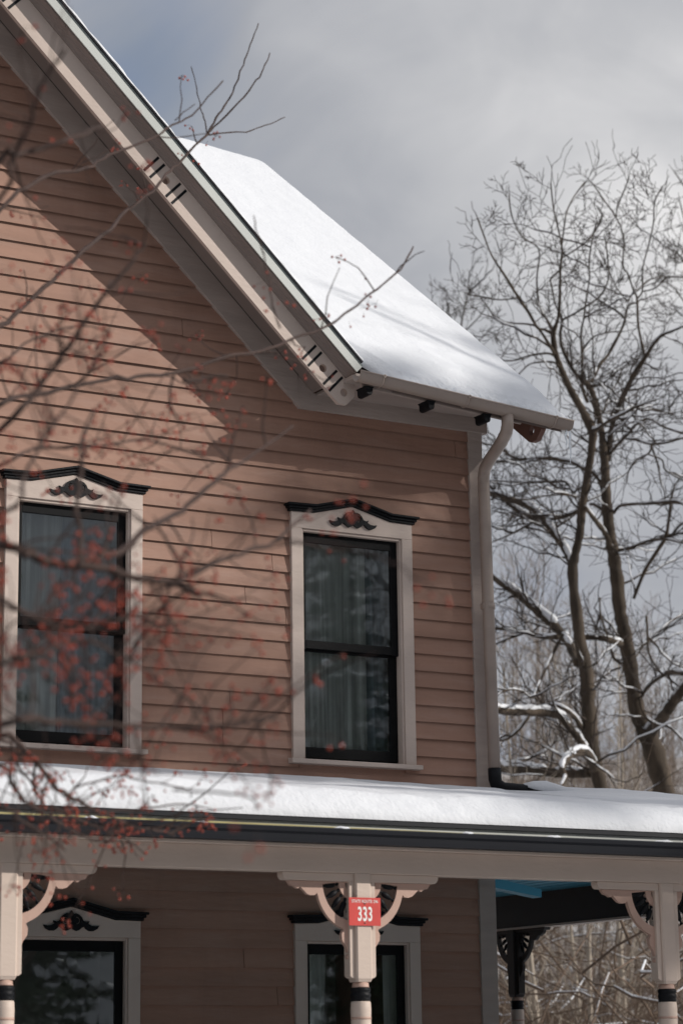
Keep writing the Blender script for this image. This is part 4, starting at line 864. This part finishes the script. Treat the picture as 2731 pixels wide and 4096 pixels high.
for _ in range(40):
    px = rb_.uniform(1950, 2760); d = rb_.uniform(34, 56); p = at(px, 4300, d); p.z = gz(p.x, p.y)+rb_.uniform(0.3, 4.0); az = rb_.uniform(0, 6.28); L = rb_.uniform(0.08, 0.38)
    v = Vector((math.cos(az), math.sin(az), rb_.uniform(-0.5, 0.5)))*L; bs.tube([p, p+v*0.5+Vector((0, 0, 0.06)), p+v], [0.008, rb_.uniform(0.012, 0.026), 0.008], 6)
tag(bs.build('snow', 'snow', fix=False), 'scraps of white snow caught in the brown brush', 'snow', kind='stuff')

# ------------------------------------------------------------------ trees across the road (they shade the house and show in the panes)
def conifer(x, y, h, r, seed, label, t0=0.08):
    r2 = random.Random(seed); a, c, w = MB(), MB(), MB(); z0 = -E; a.tube([(x, y, z0), (x, y, z0+h*0.5), (x, y, z0+h)], [0.24, 0.15, 0.02], 8)
    nb = int(h*9)
    for i in range(nb):
        t = (i+r2.random())/nb; zz = z0+h*(t0+(1-t0)*t); L = r*(1-t)**0.8*r2.uniform(0.6, 1.15)+0.2; az = r2.uniform(0, 6.28); d = Vector((math.cos(az), math.sin(az), r2.uniform(-0.35, 0.15))); n = int(4+L*4)
        a.tube([(x, y, zz), Vector((x, y, zz))+d*L], [0.03, 0.006], 3, False)
        for k in range(n):
            u = 0.15+0.85*k/n; p = Vector((x, y, zz))+d*L*u; q = r2.uniform(0.18, 0.38)*(1.15-0.5*u)
            for _ in range(3):
                e1 = Vector((r2.gauss(0, 1), r2.gauss(0, 1), r2.gauss(0, 0.5))).normalized()*q*1.5; e2 = Vector((r2.gauss(0, 1), r2.gauss(0, 1), r2.gauss(-0.4, 0.6))).normalized()*q*0.5
                c.add([p-e2, p+e1*0.5, p+e2, p+e1], [(0, 1, 2), (1, 3, 2)])
            if u > 0.35 and r2.random() < 0.10:
                v = d.cross(Vector((0, 0, 1))).normalized()*q*0.5; up_ = Vector((0, 0, 0.10)); w.add([p-v+up_, p+d*q*0.8+up_, p+v+up_, p-d*q*0.6+up_, p+up_*2.2], [(0, 1, 4), (1, 2, 4), (2, 3, 4), (3, 0, 4)], True)
    o = empty('conifer', (x, y, z0), label, 'conifer', 'conifers across the road'); a.build('trunk', 'bark', o, fix=False); c.build('crown', 'needle', o, fix=False); w.build('branch_snow', 'snow', o, fix=False)
for i, (x, y, h, r, lab) in enumerate(((25, -14, 12, 3.0, 'nearest the road'), (33, -19, 15, 3.2, 'beside the nearest one'), (40, -25, 18, 3.4, 'tall and narrow'), (17, -15, 11, 2.8, 'opposite the left windows'), (29, -28, 17, 3.2, 'in the second row'), (12, -19, 12, 3.0, 'furthest left'), (21, -24, 15, 3.2, 'behind the one opposite the left windows'), (37, -35, 22, 3.6, 'furthest from the road'), (19, -21.5, 10, 4.6, 'low and bushy'), (25, -31, 11, 5.0, 'low and broad in the second row'), (30.5, -22, 9.5, 4.4, 'short and bushy'), (38, -30, 11, 5.0, 'short and broad at the back'))):
    conifer(x, y, h, r, 40+i, 'snow dusted dark green conifer across the road, '+lab)
def pine(x, y, zc, Rh, Rv, seed, label, n=70):             # broad old pine: limbs ending in flat clumps of needles
    r2 = random.Random(seed); a, c = MB(), MB(); z0 = -E
    a.tube([(x, y, z0), (x+0.3, y, zc*0.5), (x, y+0.2, zc+Rv*0.5), (x, y, zc+Rv)], [0.42, 0.34, 0.18, 0.04], 10)
    for i in range(n):
        t = (i+r2.random())/n*2-1; az = i*2.4+r2.uniform(-0.5, 0.5); zz = zc+Rv*t; L = Rh*math.sqrt(max(0.03, 1-t*t))*r2.uniform(0.65, 1.05); d = Vector((math.cos(az), math.sin(az), r2.uniform(0.0, 0.25)))
        p0 = Vector((x, y, zz)); a.tube([p0, p0+d*L*0.5+Vector((0, 0, -0.15)), p0+d*L], [0.08, 0.05, 0.015], 4, False)
        for k in range(int(3+L*2.6)):
            u = r2.uniform(0.25, 1.0); p = p0+d*L*u+Vector((r2.gauss(0, 0.45), r2.gauss(0, 0.45), r2.gauss(0, 0.22)))
            for _ in range(26):
                e1 = Vector((r2.gauss(0, 1), r2.gauss(0, 1), r2.gauss(0.15, 0.6))).normalized()*r2.uniform(0.25, 0.5); e2 = e1.cross(Vector((r2.gauss(0, 1), r2.gauss(0, 1), r2.gauss(0, 1)))).normalized()*0.10
                o_ = p+Vector((r2.gauss(0, 0.16), r2.gauss(0, 0.16), r2.gauss(0, 0.1))); c.add([o_-e2, o_+e2, o_+e1], [(0, 1, 2)])
    o = empty('pine_tree', (x, y, z0), label, 'pine', None); a.build('trunk', 'bark', o, fix=False); c.build('crown', 'needle', o, fix=False)
pine(40.6, -5.3, 14.2, 6.6, 6.6, 61, 'broad old white pine across the road whose shade falls on the house corner', 90)
def shade_tree(x, y, h, seed, label, n=16, lev=3, r=0.34):
    r2 = random.Random(seed); a, c = MB(), MB(); z0 = -E; a.tube([(x, y, z0), (x+0.2, y, z0+h*0.4), (x-0.1, y+0.2, z0+h*0.75), (x, y, z0+h)], [r, r*0.7, r*0.4, 0.02], 10)
    for i in range(n):
        t = 0.22+0.75*i/n; az = i*2.4+r2.random(); p = Vector((x, y, z0+h*t)); L = h*0.34*(1.15-t)
        grow(c, r2, p, Vector((math.cos(az), math.sin(az), 0.55)), L, 0.3*r*(1.2-t), lev, 0.06, 4, 0.2, 0.75)
    o = empty('bare_tree', (x, y, z0), label, 'tree', 'bare trees across the road'); a.build('trunk', 'bark', o, fix=False); c.build('crown', 'bark', o, fix=False)
shade_tree(19.9, 7.2, 13.5, 75, 'young bare tree on the lawn right of the porch, outside the view', 12, 2, 0.13)
shade_tree(26.0, -20.0, 20.0, 73, 'bare maple among the conifers across the road')
shade_tree(35.0, -27.0, 22.0, 74, 'bare maple behind the conifers across the road')
shade_tree(31.0, 1.0, 19.2, 71, 'bare maple standing between the road and the house corner')
shade_tree(36.5, -3.5, 18.5, 72, 'tall bare maple just across the road')

# ------------------------------------------------------------------ berry tree in front of the house
tw, bpos = MB(), []
rf = random.Random(33)
fb = empty('berry_tree', at(-900, 4300, 8.6).to_tuple()[:2]+(-E,), 'leafless crabapple tree with small red berries spreading in front of the house', 'tree')
base = at(-900, 4300, 8.6); hub = at(-820, 2950, 8.6); hub2 = at(-700, 2000, 8.8); hub3 = at(-600, 1500, 9.2)
base.z = -E
trunk = MB(); trunk.tube([base, base.lerp(hub, 0.5)+Vector((0.06, 0, 0)), hub, hub2, hub3], [0.11, 0.085, 0.07, 0.045, 0.03], 12); trunk.build('trunk', 'bark', fb, fix=False)
def cluster(p, n, r=rf):
    for _ in range(n):
        L = r.uniform(0.015, 0.045); az = r.uniform(0, 6.28); d = Vector((math.cos(az)*0.6, math.sin(az)*0.6, r.uniform(-1.2, 0.2))).normalized(); q = p+d*L
        tw.tube([p, p+d*L*0.5+Vector((0, 0, 0.004)), q], 0.0008, 3, False); bpos.append((q, r.uniform(0.0042, 0.0064)))
def fbranch(px, d0, d1, r0, r1, start=None, sub=1.0, berries=1.0, sl=(0.15, 0.42)):
    n = len(px); Q = []
    for i, (x, y) in enumerate(px):
        t = i/max(1, n-1); Q.append(tuple(at(x, y, d0+(d1-d0)*t)))
    if start is not None: Q = [tuple(start), tuple(Vector(start).lerp(Vector(Q[0]), 0.55)+Vector((0, 0, -0.03)))]+Q
    S = [Vector(q) for q in cr(Q, 4)]; m = len(S)
    for i in range(1, m-1): S[i] += Vector((rf.gauss(0, 1), rf.gauss(0, 1), rf.gauss(0, 1)))*(0.0012+0.25*(r0+(r1-r0)*i/(m-1)))
    tw.tube(S, [1.25*(r0+(r1-r0)*i/(m-1))*(1+0.10*math.sin(i*1.9+m)) for i in range(m)], 7)
    tot = sum((S[i+1]-S[i]).length for i in range(m-1)); i0 = 8 if start is not None else 0
    for _ in range(int(tot*sub*8.0)):
        i = rf.randint(i0, m-2); p = S[i].lerp(S[i+1], rf.random()); d = (S[i+1]-S[i]).normalized(); ax = Vector((rf.gauss(0, 1), rf.gauss(0, 1), rf.gauss(0.15, 1))); ax = (ax-d*ax.dot(d)).normalized()
        L = rf.uniform(*sl)*(0.55+0.6*rf.random()); q = p.copy(); dd = (d*rf.uniform(0.3, 1.1)+ax).normalized(); P = [q.copy()]
        for k in range(4):
            dd = (dd+Vector((rf.gauss(0, .2), rf.gauss(0, .2), rf.gauss(0.03, .2)))).normalized(); q = q+dd*L/4; P.append(q.copy())
            if rf.random() < 0.40*berries: cluster(q, rf.randint(1, 3))
        rr0 = max(0.0018, min(0.004, r0*0.4)); tw.tube(P, [rr0, rr0*0.9, rr0*0.75, rr0*0.6, rr0*0.5], 4, False)
        if rf.random() < 0.75*berries: cluster(q, rf.randint(2, 5))
    return S
B = fbranch
B([(0, 1306), (77, 1244), (207, 1122), (321, 1015), (383, 961), (459, 900), (505, 842), (612, 765), (666, 696), (727, 635), (830, 536)], 10.2, 12.4, 0.0095, 0.0048, hub3, 0.22, 0.35, (0.08, 0.2))
B([(830, 536), (866, 470), (903, 413), (930, 367), (972, 260), (1000, 180), (1033, 92)], 12.4, 12.9, 0.0048, 0.0022, None, 0, 0)
B([(830, 536), (857, 505), (957, 406), (1026, 321), (1060, 260), (1079, 210)], 12.4, 12.8, 0.0045, 0.0022, None, 0, 0)
B([(830, 536), (820, 480), (803, 428), (785, 350), (765, 264)], 12.4, 12.5, 0.0030, 0.0018, None, 0, 0)
B([(830, 536), (900, 530), (987, 524), (1060, 500), (1140, 467)], 12.4, 12.8, 0.0034, 0.0018, None, 0, 0)
for x, y in ((777, 640), (780, 655), (832, 570), (735, 610), (730, 625)): cluster(at(x, y-8, 12.2), 1)
B([(0, 834), (130, 735), (230, 689), (344, 673), (430, 620), (536, 582), (635, 536), (689, 497), (765, 459), (892, 321)], 9.8, 11.6, 0.0085, 0.0025, hub3, 0.25, 0.5)
B([(700, 480), (745, 440), (780, 415)], 11.3, 11.4, 0.0022, 0.0015, None, 0, 0)
B([(0, 640), (61, 620), (230, 574), (344, 528), (406, 505)], 7.2, 7.6, 0.0075, 0.005, hub3, 0.3, 0.5)
B([(10, 780), (46, 635), (115, 520), (138, 413), (200, 290), (260, 199)], 6.6, 6.2, 0.006, 0.003, hub3, 0.3, 0.3)
B([(0, 1719), (153, 1550), (252, 1420), (383, 1229), (474, 1114), (540, 1030), (581, 976)], 7.2, 7.4, 0.0085, 0.0035, hub2, 0.5, 0.7)
B([(0, 1619), (61, 1589), (191, 1566), (383, 1527), (551, 1505), (727, 1485), (918, 1420), (1048, 1405), (1180, 1350), (1308, 1304), (1397, 1240), (1506, 1157), (1601, 1074), (1652, 985)], 8.4, 11.2, 0.0085, 0.0030, hub2, 0.45, 0.7)
for x, y in ((1461, 1183), (1506, 1221), (1436, 1242), (1455, 1256), (1467, 1227), (1394, 1294), (1512, 1205), (1450, 1190), (1480, 1190)): cluster(at(x, y-8, 10.7), 1)
B([(735, 1520), (788, 1524), (842, 1505), (911, 1505)], 7.8, 7.9, 0.006, 0.0035, None, 2.5, 1.0, (0.06, 0.16))
B([(700, 1500), (680, 1560), (690, 1640), (740, 1700)], 8.0, 8.0, 0.004, 0.002, None, 2.5, 1.0, (0.06, 0.2))
F8 = B([(0, 2175), (115, 2214), (260, 2260), (428, 2279), (551, 2313), (689, 2328), (740, 2350), (796, 2382)], 6.4, 6.9, 0.0125, 0.006, hub2, 0.9, 0.9)
B([(260, 2260), (380, 2230), (490, 2198), (582, 2122), (650, 2080), (727, 2045), (857, 1930), (903, 1887), (987, 1833), (1080, 1770), (1171, 1703)], 6.55, 8.2, 0.0105, 0.003, None, 0.7, 0.9)
B([(314, 2270), (321, 2152), (306, 2015), (320, 1900), (330, 1750), (370, 1640)], 6.5, 6.8, 0.007, 0.003, None, 0.9, 0.7)
B([(689, 2328), (803, 2275), (957, 2214), (1094, 2168), (1180, 2090), (1240, 2040)], 6.8, 7.8, 0.007, 0.003, None, 1.0, 0.8)
B([(1094, 2168), (1260, 2170), (1430, 2200), (1560, 2250), (1660, 2310), (1738, 2362)], 5.4, 5.2, 0.003, 0.0012, None, 0.2, 0.3, (0.05, 0.1))
for x, y in ((1700, 2318), (1722, 2372), (1740, 2350), (1745, 2385), (1766, 2372), (1640, 2320), (1410, 1980), (1450, 1960), (1420, 2010), (1380, 2060), (1330, 2085)): cluster(at(x, y-10, 5.6), 1)
B([(0, 2400), (140, 2470), (300, 2520), (420, 2490), (560, 2470), (700, 2520)], 6.0, 6.6, 0.007, 0.003, hub2, 1.3, 1.0)
B([(0, 2660), (150, 2610), (320, 2560), (470, 2620), (640, 2720), (760, 2800)], 5.8, 6.4, 0.006, 0.002, hub, 1.2, 1.0)
B([(0, 2899), (150, 2880), (268, 2891), (490, 2907), (689, 2907), (880, 2905), (995, 2891), (1110, 2861)], 5.8, 6.4, 0.0085, 0.003, hub, 0.9, 0.8)
B([(0, 2937), (77, 2983), (145, 3044), (230, 3151), (306, 3205), (406, 3251), (536, 3305), (640, 3325), (700, 3345)], 8.0, 9.4, 0.010, 0.003, hub, 1.0, 0.9)
B([(145, 3044), (135, 3110), (150, 3180), (185, 3235)], 8.2, 8.5, 0.005, 0.002, None, 1.2, 0.9)
B([(0, 3067), (46, 3144), (122, 3222), (200, 3270), (260, 3310), (337, 3350), (430, 3370)], 7.8, 8.8, 0.007, 0.003, hub, 1.0, 1.0)
B([(0, 2960), (70, 3060), (137, 3151), (184, 3228), (215, 3275)], 8.6, 9.2, 0.006, 0.002, hub, 1.0, 1.0)
B([(0, 3228), (76, 3281), (153, 3320), (206, 3362), (260, 3404)], 7.4, 8.0, 0.006, 0.002, hub, 0.8, 0.8)
B([(200, 3230), (300, 3275), (400, 3312), (520, 3370), (580, 3420)], 8.6, 9.2, 0.004, 0.0016, None, 1.6, 1.4, (0.08, 0.22))
B([(306, 3150), (474, 3105), (560, 3125), (650, 3136), (750, 3160), (765, 3190)], 8.2, 8.6, 0.003, 0.0015, None, 1.2, 1.0, (0.06, 0.2))
B([(690, 3160), (920, 3175), (1018, 3205), (1020, 3240)], 6.6, 6.6, 0.003, 0.0015, None, 0.4, 0.3, (0.06, 0.15))
B([(406, 3251), (560, 3240), (700, 3220), (800, 3225), (860, 3245)], 8.8, 9.2, 0.003, 0.0015, None, 0.8, 0.8, (0.06, 0.2))
B([(0, 1450), (90, 1380), (200, 1330), (330, 1300), (440, 1330)], 8.6, 9.2, 0.005, 0.002, hub3, 1.0, 0.9)
B([(0, 1860), (120, 1800), (260, 1790), (420, 1780), (560, 1760), (700, 1790), (860, 1850)], 7.6, 8.6, 0.006, 0.002, hub2, 1.0, 1.0)
B([(20, 2050), (100, 1900), (160, 1780), (250, 1650), (330, 1520), (420, 1400)], 6.2, 6.6, 0.006, 0.002, hub2, 1.0, 0.8)
B([(960, 900), (1010, 1000), (1080, 1080), (1120, 1200), (1130, 1290)], 9.2, 8.6, 0.0022, 0.0012, None, 1.8, 1.5, (0.06, 0.18)) if False else None
B([(1056, 1017), (1027, 927), (1015, 860)], 9.4, 9.4, 0.003, 0.0016, None, 0, 0)
B([(1120, 1310), (1090, 1220), (1075, 1120), (1056, 1017)], 9.0, 9.4, 0.003, 0.0025, None, 0.3, 0.5, (0.05, 0.1))
for x, y in ((1053, 1087), (1070, 1150), (1066, 1200), (1085, 1150), (1100, 1240), (1110, 1190), (1150, 1250), (1080, 1245), (1140, 1200), (1050, 1140)): cluster(at(x, y-10, 9.1), 1)
for x, y in ((1010, 3300), (1030, 3325), (1022, 3350)): cluster(at(x, y, 4.3), 1)
for x, y in ((985, 2760), (1240, 2070), (1290, 2110), (640, 2870), (1360, 2040), (1440, 2035), (1390, 1985)): cluster(at(x, y, 6.5), 2)
tw.build('branches', 'twig', fb, fix=False)
def ball(mb, c, r, k=8, n=6):
    mb.lathe([(r*max(0.12, math.sin(math.pi*i/n)), -r*math.cos(math.pi*i/n)) for i in range(n+1)], c, (0, 0, 1), k)
def inframe(p):
    v = p; z = v.dot(FW); x = 1365.5+9672*v.dot(RT)/z; y = 2048-9672*v.dot(UP)/z
    return 0 < x < 2731 and 0 < y < 4096
order = sorted(range(len(bpos)), key=lambda i: (not inframe(bpos[i][0]), bpos[i][0].length/bpos[i][1]))
bm_ = MB(); ball(bm_, (0, 0, 0), 1.0, 10, 8); bme = bm_.mesh('berry', 'berry', 0)
for i in order[:100]:
    p, r = bpos[i]; o = bpy.data.objects.new('berry', bme); COL.objects.link(o); put(o, fb); o.location = (p.x, p.y, p.z+E); o.scale = (r, r, r*1.1)
rest = MB()
for i in order[100:]: ball(rest, bpos[i][0], bpos[i][1])
if rest.v: tag(rest.build('berries', 'berry', fb, fix=False), kind='stuff')
print('berries', len(bpos))
